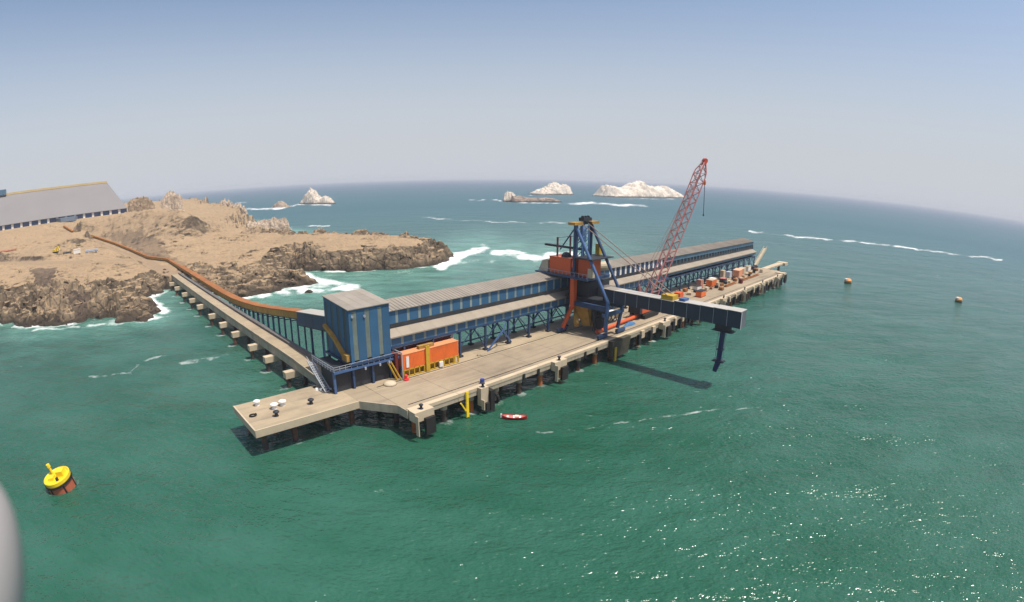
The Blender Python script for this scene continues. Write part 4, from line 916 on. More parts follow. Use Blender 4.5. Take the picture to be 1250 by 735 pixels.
for k in range(4):
    a = 36 + k * 6.5; b_ = a + 6.45; za = 19.7 + (62 - a) / 26 * 3.2; zb_ = 19.7 + (62 - b_) / 26 * 3.2
    for x in (-7.0, -2.4):
        cb.part('wall_panel', MB().hexa([(x, a, za - 4.2), (x + .2, a, za - 4.2), (x + .2, b_, zb_ - 4.2), (x, b_, zb_ - 4.2)], [(x, a, za), (x + .2, a, za), (x + .2, b_, zb_), (x, b_, zb_)]), mat('navy_panel', (.022, .05, .11), .5, rnd=.15))
    cb.part('roof_sheet', MB().hexa([(-7.3, a, za + .02), (-1.9, a, za + .02), (-1.9, b_, zb_ + .02), (-7.3, b_, zb_ + .02)], [(-7.3, a, za + .2), (-1.9, a, za + .2), (-1.9, b_, zb_ + .2), (-7.3, b_, zb_ + .2)]), WROOF)
    cb.part('floor', MB().hexa([(-7, a, za - 4.5), (-2.2, a, za - 4.5), (-2.2, b_, zb_ - 4.5), (-7, b_, zb_ - 4.5)], [(-7, a, za - 4.21), (-2.2, a, za - 4.21), (-2.2, b_, zb_ - 4.21), (-7, b_, zb_ - 4.21)]), DARKS)
for w_ in (40, 52):
    for u in (-6.6, -2.8): cb.part('leg', MB().box(u - .3, u + .3, w_ - .3, w_ + .3, -2, 17), STEELB)

# ================================================================== SHIPLOADER
ld = T('shiploader', 'blue and red travelling shiploader with A-frame mast and long enclosed boom', 'shiploader', (80, 10, ZD))
for u, s in ((75, -1), (84, 1)):
    ld.part('front_leg', (lambda q: q.tube((u, 17, 44.2), (u, 2.4, 19.6), .56, n=12).tube((u, 2.4, 19.6), (u, 2.7, 15.5), .6, n=12).tube((u, 2.7, 15.5), (u - s * .9, 3.4, 9.2), .6, .7, n=12))(MB()), STEELL if s < 0 else STEELB)
    ld.part('rear_leg', MB().tube((u, 17, 44.2), (u, 17.2, 27), .62, n=12), STEELB)
    ld.part('red_column', MB().box(u - .9, u + .9, 16.4, 18.0, 15.8, 26.9), REDO)
    ld.part('red_strut', MB().beam((u, 17.4, 16), (u + s * 4, 18.6, 8.2), 1.0, 1.0), REDO)
    ld.part('side_beam', MB().box(u - .6, u + .6, 3.0, 16.1, 16.4, 18.0), STEELB)
    for w_, uu in ((3.4, u + s * 1.0), (18.6, u + s * 4)):
        bg_ = ld.part('bogie', MB().box(uu - 2.4, uu + 2.4, w_ - .55, w_ + .55, 7.5, 8.6), STEELB)
        for du in (-1.7, -.6, .6, 1.7): ld.part('wheel', MB().tube((uu + du, w_ - .35, 7.55), (uu + du, w_ + .35, 7.55), .45, n=12), DARKS, under=bg_)
ld.part('front_sill', MB().box(73.5, 85.5, 2.5, 3.6, 14.6, 15.8), STEELB)
ld.part('rear_sill', MB().box(76.1, 82.9, 16.6, 17.8, 24.8, 26.6), DARKS)
for a, b_ in ((72.6, 77.2), (82.4, 86.6)): ld.part('mast_head', MB().box(a, b_, 15.4, 18.4, 44.4, 45.3), OCHRE)
ld.part('mast_beam', MB().box(77.22, 82.38, 16.2, 17.6, 44.4, 45.3), DARKS)
ld.part('sheave_house', MB().box(78.2, 82.6, 15.8, 18.2, 45.52, 46.7), DARKS)
for k in range(3): ld.part('sheave', MB().tube((78.6 + k * 1.5, 16.9, 46.6), (79.1 + k * 1.5, 16.9, 46.6), .8, n=12), DARKS)
lt = MB()
for (a, b_) in ((77.6, 16), (77.6, 18.2), (81.4, 16), (81.4, 18.2)): lt.box(a - .2, a + .2, b_ - .2, b_ + .2, 33, 44.2)
for k in range(5):
    z = 33 + k * 2.2; lt.beam((77.6, 16, z), (81.4, 16, z + 2.2), .22); lt.beam((77.6, 18.2, z), (77.6, 16, z + 2.2), .22); lt.box(77.6, 81.4, 15.9, 16.1, z, z + .2)
ld.part('lift_tower', lt, STEELL)
ld.part('lift_panel', MB().box(78.6, 80.4, 16.4, 17.8, 38.0, 43.8), mat('pale_blue', (.16, .26, .40), .5))
ld.part('yellow_hoist', MB().box(84.6, 86.4, 13.6, 15.4, 33.6, 37.4), YELL)
ld.part('upper_platform', MB().box(73.6, 86.4, 8.6, 17, 33.0, 33.35), DARKS)
ld.part('machine_deck', MB().hexa([(73, 10, 25.9), (86.5, 10, 25.9), (86.5, 33.6, 26.3), (73, 33.6, 26.3)], [(73, 10, 26.8), (86.5, 10, 26.8), (86.5, 33.6, 26.8), (73, 33.6, 26.8)]), STEELB)
hs = ld.part('machine_house', MB().box(74.4, 81, 18.4, 28.0, 26.82, 32.4), REDO)
ld.part('roof_hatch', MB().box(74.2, 81.2, 18.2, 28.2, 32.42, 32.6), mat('faded_red_roof', (.45, .13, .07), .6), under=hs)
ld.part('roof_vent', MB().lathe([(0, 0), (1.8, 0), (1.7, .8), (1.0, 1.5), (0, 1.7)], (77, 22.4, 32.62), 14), DARKS, under=hs)
ld.part('drive_house', MB().box(75.8, 82.4, 11.2, 16.0, 26.82, 32.8), REDO)
ld.part('drive_motor', MB().box(74.6, 76.6, 9.4, 11.0, 26.82, 30.0), BEIGE)
ld.part('counterweight', MB().hexa([(74, 28.6, 26.82), (85, 28.6, 26.82), (85, 33, 26.82), (74, 33, 26.82)], [(74.6, 28.8, 31.4), (84.4, 28.8, 31.4), (84.4, 31.6, 30.6), (74.6, 31.6, 30.6)]), BEIGE)
ld.part('beige_duct', MB().tube((83.5, 19, 28.6), (92, 14.5, 28.8), 1.7, n=14), BEIGE)
ld.part('deck_rail', (lambda q: [q.box(73, 73.1, 10 + 1.8 * k, 10.12 + 1.8 * k, 26.8, 28.2) for k in range(13)] and q.box(73, 73.1, 10, 33, 28.1, 28.22).box(73, 86.5, 33.4, 33.5, 28.1, 28.22))(MB()), GREYS)
rb = MB(); rb.beam((79, 14, 35.6), (79, 34, 35.8), 1.2, .7); ld.part('rear_arm', rb, DARKS)
for u in (75.4, 82.6):
    ld.part('rear_post', MB().box(u - .25, u + .25, 25, 25.5, 32.6, 39.4), mat('maroon', (.10, .03, .04), .5))
    ld.part('rear_stay', MB().beam((u, 17.4, 43.4), (u, 24, 35.2), .34), STEELB)
    ld.part('rear_rail', MB().beam((u, 25.2, 39.2), (u, 18, 40.4), .16), DARKS)
# shuttle and chutes under the portal
ld.part('transfer_chute', MB().hexa([(77, 11, 9.5), (81.5, 11, 9.5), (81.5, 14, 9.0), (77, 14, 9.0)], [(75.8, 11.5, 17.0), (82.5, 11.5, 17.0), (82.5, 18.5, 17.6), (75.8, 18.5, 17.6)]), OCHRE)
ld.part('shadow_box', MB().box(78, 86, 9.2, 16, 10.8, 17.8), DARKS)  # added dark box standing in for the shadow beneath the loader
ld.part('tripper_car', MB().box(77.5, 90, 12.5, 21.2, 18.4, 24.6), DARKS)
tp = MB(); tp.beam((74, 14.6, 9.6), (80, 20, 16), 1.6, 1.4); ld.part('loading_chute', tp, OCHRE)
ld.part('shuttle_conveyor', MB().box(76.4, 82.2, 4, 22, 17.9, 19.3), DARKS)
ld.part('cable_reel', MB().tube((78, 8, 10.8), (79, 8, 10.8), 2.0, n=18), DARKS)
ld.part('electrical_cabin', MB().box(83, 89, 8, 14, 18.1, 22.4), SHADOWW)
lt = MB()
for k in range(6):
    lt.beam((76 + 1.4 * k, 9, 8.4), (77.4 + 1.4 * k, 9, 15), .28); lt.beam((77.4 + 1.4 * k, 9, 8.4), (76 + 1.4 * k, 9, 15), .28)
ld.part('brace_frame', lt, DARKS)
# boom
B0, B1 = 77.0, 81.3
boom_secs = [(6.0 - 4.55 * k, 6.0 - 4.55 * (k + 1)) for k in range(11)]
for k, (a, b_) in enumerate(boom_secs):
    zr = 23.55 if k < 6 else 23.9 + .1 * (k - 6)
    zl = 19.35
    for x in (B0, B1 - .15):
        ld.part('boom_panel', MB().box(x, x + .15, b_ + .05, a - .05, zl, zr), DBLUE)
    ld.part('panel_joint', MB().box(B0 - .06, B0 + .02, b_ - .09, b_ + .04, zl, zr), GREYS)
    ld.part('boom_roof', MB().hexa([(B0 - .3, b_ + .02, zr + .02), (B1 + .3, b_ + .02, zr + .02), (B1 + .3, a - .02, zr + .02), (B0 - .3, a - .02, zr + .02)], [(B0 - .3, b_ + .02, zr + .18), (B1 + .3, b_ + .02, zr + .18), (B1 + .3, a - .02, zr + .18), (B0 - .3, a - .02, zr + .18)]), WROOF if k > 0 else ROOF)
    ld.part('boom_floor', MB().box(B0 + .16, B1 - .16, b_ + .02, a - .02, zl, zl + .25), DARKS)
ld.part('boom_end', MB().box(B0 + .16, B1 - .16, boom_secs[-1][1] - .02, boom_secs[-1][1] + .12, 19.35, 24.2), mat('boom_end_grey', (.12, .13, .15), .5))
ld.part('boom_corner', MB().box(B0 - .1, B0 + .12, boom_secs[-1][1] - .14, boom_secs[-1][1] - .03, 19.2, 24.3), WHITE)
ld.part('stay_anchor', MB().box(77.2, 81.0, -20.6, -16.4, 23.75, 25.2), YELL)
ld.part('stay_anchor', MB().box(77.6, 80.6, -24.6, -22.6, 23.95, 24.9), STEELL)
STAY = mat('stay_rods', (.24, .15, .12), .6)
for u in (77.4, 80.8): ld.part('boom_stay', MB().tube((u, 16, 44.6), (u, -18.5, 25.1), .16, n=8), STAY)
ch = MB().box(78.0, 80.6, -40.0, -35.4, 17.6, 19.33); ld.part('chute_head', ch, DARKS)
ld.part('chute_guard', MB().hexa([(77.4, -41.4, 17.2), (81.2, -41.4, 17.2), (81.2, -34.4, 17.2), (77.4, -34.4, 17.2)], [(77.9, -40.4, 17.55), (80.7, -40.4, 17.55), (80.7, -35.2, 17.55), (77.9, -35.2, 17.55)]), DARKS)
CH = mat('chute_navy', (.012, .022, .085), .4)
ld.part('loading_spout', MB().tube((79.2, -37.8, 17.3), (79.2, -37.4, 7.4), .85, .8, n=12), CH)
ld.part('spout_tip', MB().tube((79.2, -37.4, 7.5), (78.8, -36.6, 4.2), .95, .7, n=12), CH)
ld.part('spout_flange', MB().box(78.0, 80.4, -39.2, -35.6, 7.4, 7.75), DARKS)
ld.part('spout_flange', MB().box(78.2, 80.2, -38.6, -36.6, 11.2, 11.5), DARKS)
for s in (-1.3, 1.3): ld.part('spout_cable', MB().tube((79.2, -37.7 + s, 17.2), (79.2, -37.4 + s, 7.6), .09, n=6), GREYS)

# ================================================================== CRAWLER CRANE
cr = T('crawler_crane', 'faded red lattice-boom crawler crane standing behind the shiploader boom', 'crane', (112, 10, ZD))
for w_ in (6.6, 12.2):
    trk = cr.part('track', MB().prism([(107, 7.3), (108, 7.02), (117, 7.02), (118, 7.6), (118, 8.6), (117, 9.0), (108, 9.0), (107, 8.6)], 0, 1.5), RUBBER)
    me_ = trk.data
    for v in me_.vertices:   # the prism was drawn in (u, z); stand it up
        x, y, z = v.co.x + 112, v.co.y + 10, v.co.z + ZD
        v.co = (x - 112, w_ + z - 10, y - ZD)
    me_.flip_normals()
cr.part('carbody', MB().box(109.5, 115.5, 8.1, 12.2, 7.7, 9.2), DARKS)
cr.part('house', MB().box(106.2, 113.4, 7.6, 12.6, 9.25, 12.4), REDO)
cb_ = cr.part('cab', MB().box(112.2, 114.8, 12.62, 14.4, 9.3, 12.0), REDO); cr.part('cab_window', MB().box(114.81, 114.86, 12.8, 14.2, 10.4, 11.8), DARKS, under=cb_)
cr.part('counterweight', MB().box(104.4, 106.15, 7.4, 12.8, 9.3, 12.8), DARKS)
BF, BT = Vector((112.6, 10, 10.0)), Vector((140.2, 0.2, 69.4))
ax = (BT - BF).normalized(); sx_ = ax.cross(Vector((0, 0, 1))).normalized(); sy_ = ax.cross(sx_).normalized(); BL = (BT - BF).length
def bw(t): return 1.85 * min(1, .25 + t / .08, .25 + (1 - t) / .10)
def bp_(t, i, j): return BF + ax * BL * t + sx_ * bw(t) * i + sy_ * bw(t) * j
NB = 30
for i, j in ((-1, -1), (1, -1), (1, 1), (-1, 1)):
    q = MB()
    for k in range(NB): q.tube(bp_(k / NB, i, j), bp_((k + 1) / NB, i, j), .25, n=6)
    cr.part('boom_chord', q, PINK)
q = MB()
for k in range(NB):
    a, b_ = k / NB, (k + 1) / NB; f_ = 1 if k % 2 else -1
    q.tube(bp_(a, -f_, -1), bp_(b_, f_, -1), .15, n=5); q.tube(bp_(a, -f_, 1), bp_(b_, f_, 1), .15, n=5)
    q.tube(bp_(a, -1, -f_), bp_(b_, -1, f_), .15, n=5); q.tube(bp_(a, 1, -f_), bp_(b_, 1, f_), .15, n=5)
cr.part('boom_lacing', q, PINK)
cr.part('boom_head', (lambda q: q.beam(BT - ax * 1.2, BT + ax * 1.5, 1.9, 1.2).tube(BT + ax * .6 - sx_ * .8, BT + ax * .6 + sx_ * .8, 1.0, n=12))(MB()), mat('head_red', (.55, .07, .03), .5))
GT = Vector((107, 10, 20.5))
cr.part('gantry', (lambda q: q.beam((109.5, 8.4, 12.4), GT, .35).beam((109.5, 11.6, 12.4), GT, .35).beam((106.4, 8.4, 12.4), GT, .3).beam((106.4, 11.6, 12.4), GT, .3))(MB()), PINK)
for s in (-1, 1): cr.part('pendant_line', MB().tube(GT + sx_ * s * .8, BT + sx_ * s * .8, .10, n=5), STAY)
for s in (-.5, .5): cr.part('hoist_rope', MB().tube(Vector((109, 10, 12.6)) + sx_ * s, BT + sx_ * s * .8 - sy_ * 1.4, .08, n=5), STAY)
hk = Vector((141.0, .2, 0))
cr.part('hoist_line', MB().tube((hk.x, hk.y, 69.2), (hk.x, hk.y, 47.6), .13, n=6), DARKS)
cr.part('hook_block', MB().lathe([(0, 0), (.5, .3), (.62, 1.3), (.5, 2.2), (0, 2.5)], (hk.x, hk.y, 59.6), 10), ORANGE)
cr.part('hook_ball', MB().lathe([(0, 0), (.32, .25), (.36, .6), (.2, 1.0), (0, 1.1)], (hk.x, hk.y, 46.6), 10), DARKS)

# ================================================================== GEAR ON THE DECK
def heap(name, label, cat, u, w_, ru, rw_, h_, m_, seed=0):
    nn, mm_ = 22, 9; q = MB(); vs = [(u, w_, ZD + h_)]
    for j in range(1, mm_):
        f_ = j / (mm_ - 1)
        for i in range(nn):
            a = 6.2832 * i / nn; r_ = f_ * (1 + .22 * float(gnoise(np.array(math.cos(a) * 1.7 + seed), np.array(math.sin(a) * 1.7 + seed), 3)))
            zz = h_ * (1 - f_ ** 1.8) + (.22 * h_ * float(gnoise(np.array(f_ * 5 * math.cos(a) + seed), np.array(f_ * 5 * math.sin(a)), 5)) if j < mm_ - 1 else 0)
            vs.append((u + ru * r_ * math.cos(a), w_ + rw_ * r_ * math.sin(a), ZD + .02 + max(0, zz)))
    fs = [(0, 1 + i, 1 + (i + 1) % nn) for i in range(nn)] + [(1 + (j - 1) * nn + i, 1 + j * nn + i, 1 + j * nn + (i + 1) % nn, 1 + (j - 1) * nn + (i + 1) % nn) for j in range(1, mm_ - 1) for i in range(nn)]
    q._add(vs, fs); return single(name, label, cat, q, m_, (u, w_, ZD), smooth=True)
def crate(name, label, cat, u, w_, a, b_, h_, m_, rz=0.0, lid=None, group=None):
    t = T(name, label, cat, (u, w_, ZD + .06), group); t.o.rotation_euler.z += rz
    t.part('body', MB().box(u - a / 2, u + a / 2, w_ - b_ / 2, w_ + b_ / 2, ZD + .3, ZD + h_), m_)
    for s0 in (w_ - b_ / 2, w_ + b_ / 2 - .3): t.part('skid', MB().box(u - a / 2, u + a / 2, s0, s0 + .3, ZD + .06, ZD + .3), DARKS)
    if lid: t.part('lid', MB().box(u - a / 2 - .08, u + a / 2 + .08, w_ - b_ / 2 - .08, w_ + b_ / 2 + .08, ZD + h_ + .01, ZD + h_ + .22), lid)
    return t
heap('net_heap', 'tangled pinkish net heap on the deck beneath the boom', 'nets', 111, 12.6, 5.4, 2.6, 2.4, NETM, 3)
single('orange_pipe', 'long orange steel pipe lying along the deck beside the net heap', 'pipe', MB().tube((77.5, 8.2, 7.75), (105, 9.6, 8.1), .7, n=12), REDO, (91, 9, ZD))
heap('tarpaulin_heap', 'crumpled blue tarpaulin below the orange pipe', 'tarpaulin', 96, 6.6, 3.6, 1.2, 1.3, mat('tarp_blue', (.05, .14, .28), .7, var=.3, scale=1.5), 6)
for k, (u, w_, a, b_, h_) in enumerate(((91, 17, 3.6, 2.6, 2.6), (95.5, 15.6, 3, 2.6, 2.3), (99, 17.2, 3.4, 2.4, 2.8), (96, 20.4, 3, 2.6, 2.4), (103, 16.6, 2.6, 2.4, 2.2))):
    crate('bulk_bag', 'cream bulk bag among those stacked behind the orange pipe', 'bag', u, w_, a, b_, h_, BEIGE, rnd.uniform(-.3, .3), WHITE, 'bulk bags behind the orange pipe')
lat = MB()
for k in range(5):
    lat.beam((84 + 2.6 * k, 13, 7.6), (86.6 + 2.6 * k, 13, 10.8), .3); lat.beam((86.6 + 2.6 * k, 13, 7.6), (84 + 2.6 * k, 13, 10.8), .3)
lat.beam((84, 13, 10.8), (97, 13, 10.8), .34); lat.beam((84, 13, 7.5), (97, 13, 7.5), .34)
single('lattice_frame', 'dark lattice frame section lying in front of the bulk bags', 'frame', lat, DARKS, (90, 13, ZD))
for u, w_, lb in ((119, 8.6, 'straight dark timber lying along the deck past the net heap'), (127, 6.4, 'second dark timber lying nearer the quay edge')):
    single('timber', lb, 'timber', MB().box(u - 6, u + 6, w_ - .35, w_ + .35, ZD + .01, ZD + .5), WOODM, (u, w_, ZD))
gear = [('machine_skid', 'orange winch skid at the inner edge nearest the crane', 'winch', 152, 15.4, 5, 3, 3, REDO, None),
        ('machine_skid', 'orange generator set in the middle of the far berth', 'generator', 164.6, 9.8, 6, 3, 2.8, ORANGE, DARKS),
        ('machine_skid', 'rust-orange compressor standing close to the far gallery legs', 'compressor', 193.8, 17.4, 6.5, 3.4, 3.4, ORANGE, BEIGE),
        ('equipment_crate', 'tall pinkish crate next to the rust-orange compressor', 'crate', 183.5, 19.4, 3, 2.6, 4.4, mat('pinkish', (.45, .2, .14), .7), None),
        ('equipment_crate', 'black topped crate before the pinkish crate', 'crate', 178, 18.4, 4, 3, 2.0, WHITE, DARKS),
        ('equipment_crate', 'white crate behind the rust-orange compressor', 'crate', 200, 19.8, 4.2, 3, 3.2, WHITE, None),
        ('equipment_crate', 'dark covered crate between compressor and salmon tank', 'crate', 209.5, 17.2, 4.6, 3, 2.2, DARKS, PINK),
        ('storage_tank', 'big salmon coloured tank box near the far deck end', 'tank', 236, 18.8, 9, 4, 4, mat('salmon', (.66, .28, .15), .6), mat('salmon_lid', (.7, .4, .26), .6)),
        ('equipment_crate', 'cream tall crate beside the far gallery legs', 'crate', 217, 21, 2.6, 2.6, 5.4, COPE, None),
        ('equipment_crate', 'pale blue crate behind the salmon tank', 'crate', 226.5, 20.8, 4.6, 2.6, 3.6, mat('pale_blue_grey', (.4, .45, .5), .6), None),
        ('equipment_crate', 'beige crate beyond the salmon tank', 'crate', 249, 21.0, 6, 3.6, 3.2, BEIGE, COPE),
        ('equipment_crate', 'white crate beside the raised gangway', 'crate', 262, 22.6, 6, 4, 3.0, WHITE, COPE),
        ('equipment_crate', 'dark low crate at the foot of the raised gangway', 'crate', 270.5, 21.5, 4, 3, 2.2, DARKS, None),
        ('equipment_crate', 'small rust crate alone on the outer half of the far berth', 'crate', 187.5, 8.8, 2.8, 2.2, 1.6, RUSTR, None),
        ('equipment_crate', 'small maroon crate by the coping of the far berth', 'crate', 215, 8.6, 2.2, 2, 2.4, DRED, None),
        ('equipment_crate', 'grey crate by the inner edge behind the timbers', 'crate', 140, 17.5, 5, 3, 2.4, CONC, DARKS),
        ('equipment_crate', 'blue tool crate beside the boom anchor and timbers', 'crate', 133, 14.8, 5.6, 3, 2.2, mat('tool_blue', (.05, .12, .30), .5), WHITE)]
for nm, lb, ct, u, w_, a, b_, h_, m_, ld_ in gear: crate(nm, lb, ct, u, w_, a, b_, h_, m_, rnd.uniform(-.15, .15), ld_)
crand = random.Random(21)
for k in range(26):
    u = 128 + 5.6 * k + crand.uniform(-2, 2); w_ = crand.choice((16.2, 18.6, 20.4, 20.8)) + crand.uniform(-.8, .8)
    kind = k % 3
    nm, lb, ct, m_ = (('pallet_load', 'small cream pallet load among the clutter beside the far gallery legs', 'pallet load', COPE), ('scrap_bin', 'small rusty scrap bin among the clutter beside the far gallery legs', 'bin', RUSTR), ('gear_box', 'small dark gear box among the clutter beside the far gallery legs', 'box', DARKS))[kind]
    if any(abs(u - g0[3]) < g0[5] / 2 + 1.6 and abs(w_ - g0[4]) < 3.4 for g0 in gear): w_ = 13.6 + crand.uniform(-.6, .6)
    crate(nm, lb, ct, u, w_, crand.uniform(1.4, 2.8), crand.uniform(1.2, 2.2), crand.uniform(1.0, 2.6), m_, crand.uniform(-.5, .5), None, ('cream loads', 'rusty bins', 'dark boxes')[kind] + ' along the far gallery legs')
for k, u in enumerate((205, 228, 244)):
    single('pipe_stack', ('bundle of rusty pipes lying on the far berth before the compressor', 'bundle of rusty pipes lying before the salmon tank', 'bundle of rusty pipes lying before the beige crate')[k], 'pipes',
           (lambda q: [q.tube((u - 8, 10 + .62 * j, 7.35 + (.5 if j == 1 else 0)), (u + 8, 10.4 + .62 * j, 7.35 + (.5 if j == 1 else 0)), .3, n=8) for j in range(3)] and q)(MB()), RUSTR, (u, 10.5, ZD))

# ================================================================== BOAT AND BUOYS
bo = at(627.5, 511, 0)
bt = T('rowing_boat', 'small red open boat drifting off the pier near the tyre fender', 'boat', (float(bo[0]), float(bo[1]), 0), on_pier=False)
bt.o.rotation_euler.z = R(-3)
def hull(L, B, D, inset):
    q = MB(); nn = 14; secs = []
    for i in range(nn + 1):
        t = i / nn; x = (t - .5) * L; b_ = B / 2 * (1 - abs(2 * t - 1.06) ** 3.2) ** .6 if abs(2 * t - 1.06) < 1 else .02
        b_ = max(b_ - inset, .03); zr = D * (.8 + .5 * (2 * t - 1) ** 2) - inset * .3
        secs.append([(x, -b_, zr), (x, -b_ * .8, zr * .4), (x, 0, -.25 + inset), (x, b_ * .8, zr * .4), (x, b_, zr)])
    vs = [p for s_ in secs for p in s_]; fs = [(5 * i + j, 5 * i + j + 1, 5 * i + 6 + j, 5 * i + 5 + j) for i in range(nn) for j in range(4)]
    return q._add(vs, fs)
def shift(q, o): q.v = [(x + o[0], y + o[1], z + o[2]) for x, y, z in q.v]; return q
ob = (float(bo[0]), float(bo[1]), 0)
bt.part('hull', shift(hull(6.6, 1.9, .75, 0), ob), BOATR, smooth=True)
bt.part('inner_hull', shift(hull(6.3, 1.85, .75, .14), ob), mat('boat_inside', (.75, .2, .17), .6), smooth=True)
for x in (-1.9, -.3, 1.3): bt.part('thwart', shift(MB().box(x, x + .5, -.75, .75, .45, .55), ob), WHITE)
bt.part('cargo', shift(MB().box(.2, 1.2, -.5, .5, .2, .85), ob), mat('cream_bag', (.8, .6, .5), .8))
bt.part('outboard', shift(MB().box(-3.5, -3.1, -.2, .2, .2, 1.2), ob), WHITE)

by = at(77, 594, 0)
bb = (float(by[0]), float(by[1]), -.6)
bu = T('mooring_buoy', 'large tilted yellow mooring buoy with rust-red drum base', 'buoy', bb, on_pier=False)
r_ = 3.5
def P_(prof, n=28): return MB().lathe(prof, bb, n)
bu.part('drum', P_([(0, -1.2), (r_ * .92, -1.2), (r_, -.9), (r_, 2.5), (r_ * .98, 2.52)]), BRICK)
bu.part('rubber_band', P_([(r_ * .98, 2.4), (r_ + .28, 2.42), (r_ + .3, 2.9), (r_ * .98, 2.95)]), RUBBER)
bu.part('top_rim', P_([(r_ * .97, 2.96), (r_ + .12, 2.96), (r_ + .12, 3.75), (r_ - .15, 3.85), (r_ - .45, 3.5), (0, 3.35)]), BYELL)
bu.part('hook_box', shift(MB().box(.2, 2.2, -.3, 1.5, 3.36, 4.7), bb), BYELL)
bu.part('hook_box', shift(MB().box(-1.9, -.5, -1.3, .2, 3.36, 4.1), bb), BYELL)
bu.part('post', shift(MB().tube((-1.7, 1.4, 3.36), (-1.9, 1.5, 5.6), .3, n=8), bb), BYELL)
bu.part('post_cap', shift(MB().tube((-1.92, 1.52, 5.3), (-1.95, 1.55, 6.1), .5, n=8), bb), BYELL)
bu.part('mooring_eye', shift(MB().tube((.9, -1.6, 3.36), (.9, -1.6, 4.1), .4, n=8), bb), DARKS)
for a in range(6):
    an = a * 1.047 + .2
    bu.part('rubber_fender', shift(MB().box(r_ * math.cos(an) - .16, r_ * math.cos(an) + .16, r_ * math.sin(an) - .16, r_ * math.sin(an) + .16, -.6, 2.4), bb), RUBBER)
bu.o.rotation_euler = (R(7), R(-9), R(20))
for (px_, py_), lb in (((1035, 345.5), 'small orange buoy afloat off the far pier end'), ((1170, 368.5), 'small orange buoy farthest out from the pier')):
    p = at(px_, py_, 0); q = (float(p[0]), float(p[1]), -.4)
    t = T('mooring_buoy', lb, 'buoy', q, 'orange buoys beyond the pier', on_pier=False)
    t.part('drum', MB().lathe([(0, -.8), (2.4, -.8), (2.7, 0), (2.7, 1.3), (2.6, 1.4)], q, 18), DARKS)
    t.part('float_top', MB().lathe([(2.7, 1.42), (2.75, 1.5), (2.7, 2.6), (2.0, 3.3), (0, 3.5)], q, 18), BUOYO)
    t.part('white_panel', shift(MB().box(-2.6, -1.2, -1.4, .6, 2.4, 3.7), q), WHITE)
    t.o.rotation_euler = (R(3), R(-5), 0)

# ================================================================== SHED ON THE HILL
sd_ = np.array([SHED1[0] - SHED0[0], SHED1[1] - SHED0[1]]); SL = float(np.hypot(*sd_)); sd_ = sd_ / SL; sn = np.array([-sd_[1], sd_[0]])
shed = T('storage_shed', 'huge grey gable-roofed storage shed with blue base wall on the hill', 'shed', (float(SHED0[0]), float(SHED0[1]), 42.0), on_pier=False)
def sw(a, c, z): return (float(SHED0[0] + sd_[0] * a + sn[0] * c), float(SHED0[1] + sd_[1] * a + sn[1] * c), z)
HWID, ZE, ZR_ = 42.0, 46.8, 80.6
ns = 20; pit = SL / ns
for k in range(ns):
    a, b_ = k * pit, (k + 1) * pit
    for c0, c1, z0, z1 in ((-2, HWID, ZE, ZR_), (2 * HWID + 2, HWID, ZE, ZR_)):
        lim = SL - 17.5
        lo = [sw(a, c0, z0), sw(b_, c0, z0), sw(min(b_, lim), c1, z1), sw(min(a, lim - .05), c1, z1)]
        if c0 > c1: lo = lo[::-1]
        shed.part('roof_panel', MB().hexa(lo, [(x, y, z + .5) for x, y, z in lo]), SHEDR)
    wl = [sw(a + pit * .26, 0, 41), sw(b_, 0, 41), sw(b_, .4, 41), sw(a + pit * .26, .4, 41)]
    shed.part('wall_panel', MB().hexa(wl, [(x, y, ZE + .3) for x, y, _ in wl]), SHEDB)
    cl = [sw(a, -.8, 40.5), sw(a + pit * .25, -.8, 40.5), sw(a + pit * .25, .6, 40.5), sw(a, .6, 40.5)]
    shed.part('wall_pier', MB().hexa(cl, [(x, y, ZE + .1) for x, y, _ in cl]), WHITE)
rc = [sw(-.5, HWID - 2.2, ZR_ - .8), sw(SL - 17, HWID - 2.2, ZR_ - .8), sw(SL - 17, HWID + 2.2, ZR_ - .8), sw(-.5, HWID + 2.2, ZR_ - .8)]
shed.part('ridge_vent', MB().hexa(rc, [(x, y, ZR_ + 1.6) for x, y, _ in rc]), RIDGEM)
hp_ = [sw(SL - .02, -2, ZE), sw(SL - .02, 2 * HWID + 2, ZE), sw(SL - 17.5, HWID + .1, ZR_), sw(SL - 17.5, HWID - .1, ZR_)]
shed.part('hip_roof', MB().hexa(hp_, [(x + .3 * sd_[0], y + .3 * sd_[1], z + .4) for x, y, z in hp_]), SHEDR)
er = [sw(SL - .5, 0, 41), sw(SL - .1, 0, 41), sw(SL - .1, 2 * HWID, 41), sw(SL - .5, 2 * HWID, 41)]
shed.part('end_wall', MB().hexa(er, [(x, y, ZE - .1) for x, y, _ in er]), SHEDB)
for a in (0,):
    g3 = [sw(a, 0, 41), sw(a, 2 * HWID, 41), sw(a, 2 * HWID, ZE), sw(a, HWID, ZR_ - .5), sw(a, 0, ZE)]; g4 = [sw(a + .5, 0, 41), sw(a + .5, 2 * HWID, 41), sw(a + .5, 2 * HWID, ZE), sw(a + .5, HWID, ZR_ - .5), sw(a + .5, 0, ZE)]
    shed.part('gable_wall', MB()._add(g3 + g4, [(0, 1, 2, 3, 4), (9, 8, 7, 6, 5)] + [(i, i + 5, (i + 1) % 5 + 5, (i + 1) % 5) for i in range(5)]), SHEDB)
hb = [sw(SL * .0, HWID - 5, ZR_), sw(SL * .33, HWID - 5, ZR_), sw(SL * .33, HWID + 5, ZR_), sw(0, HWID + 5, ZR_)]
shed.part('head_house', MB().hexa(hb, [(x, y, ZR_ + 6.0) for x, y, _ in hb]), BLUEG)
po = [sw(SL * .62, -16, 41), sw(SL * .70, -16, 41), sw(SL * .72, -.9, 41), sw(SL * .60, -.9, 41)]
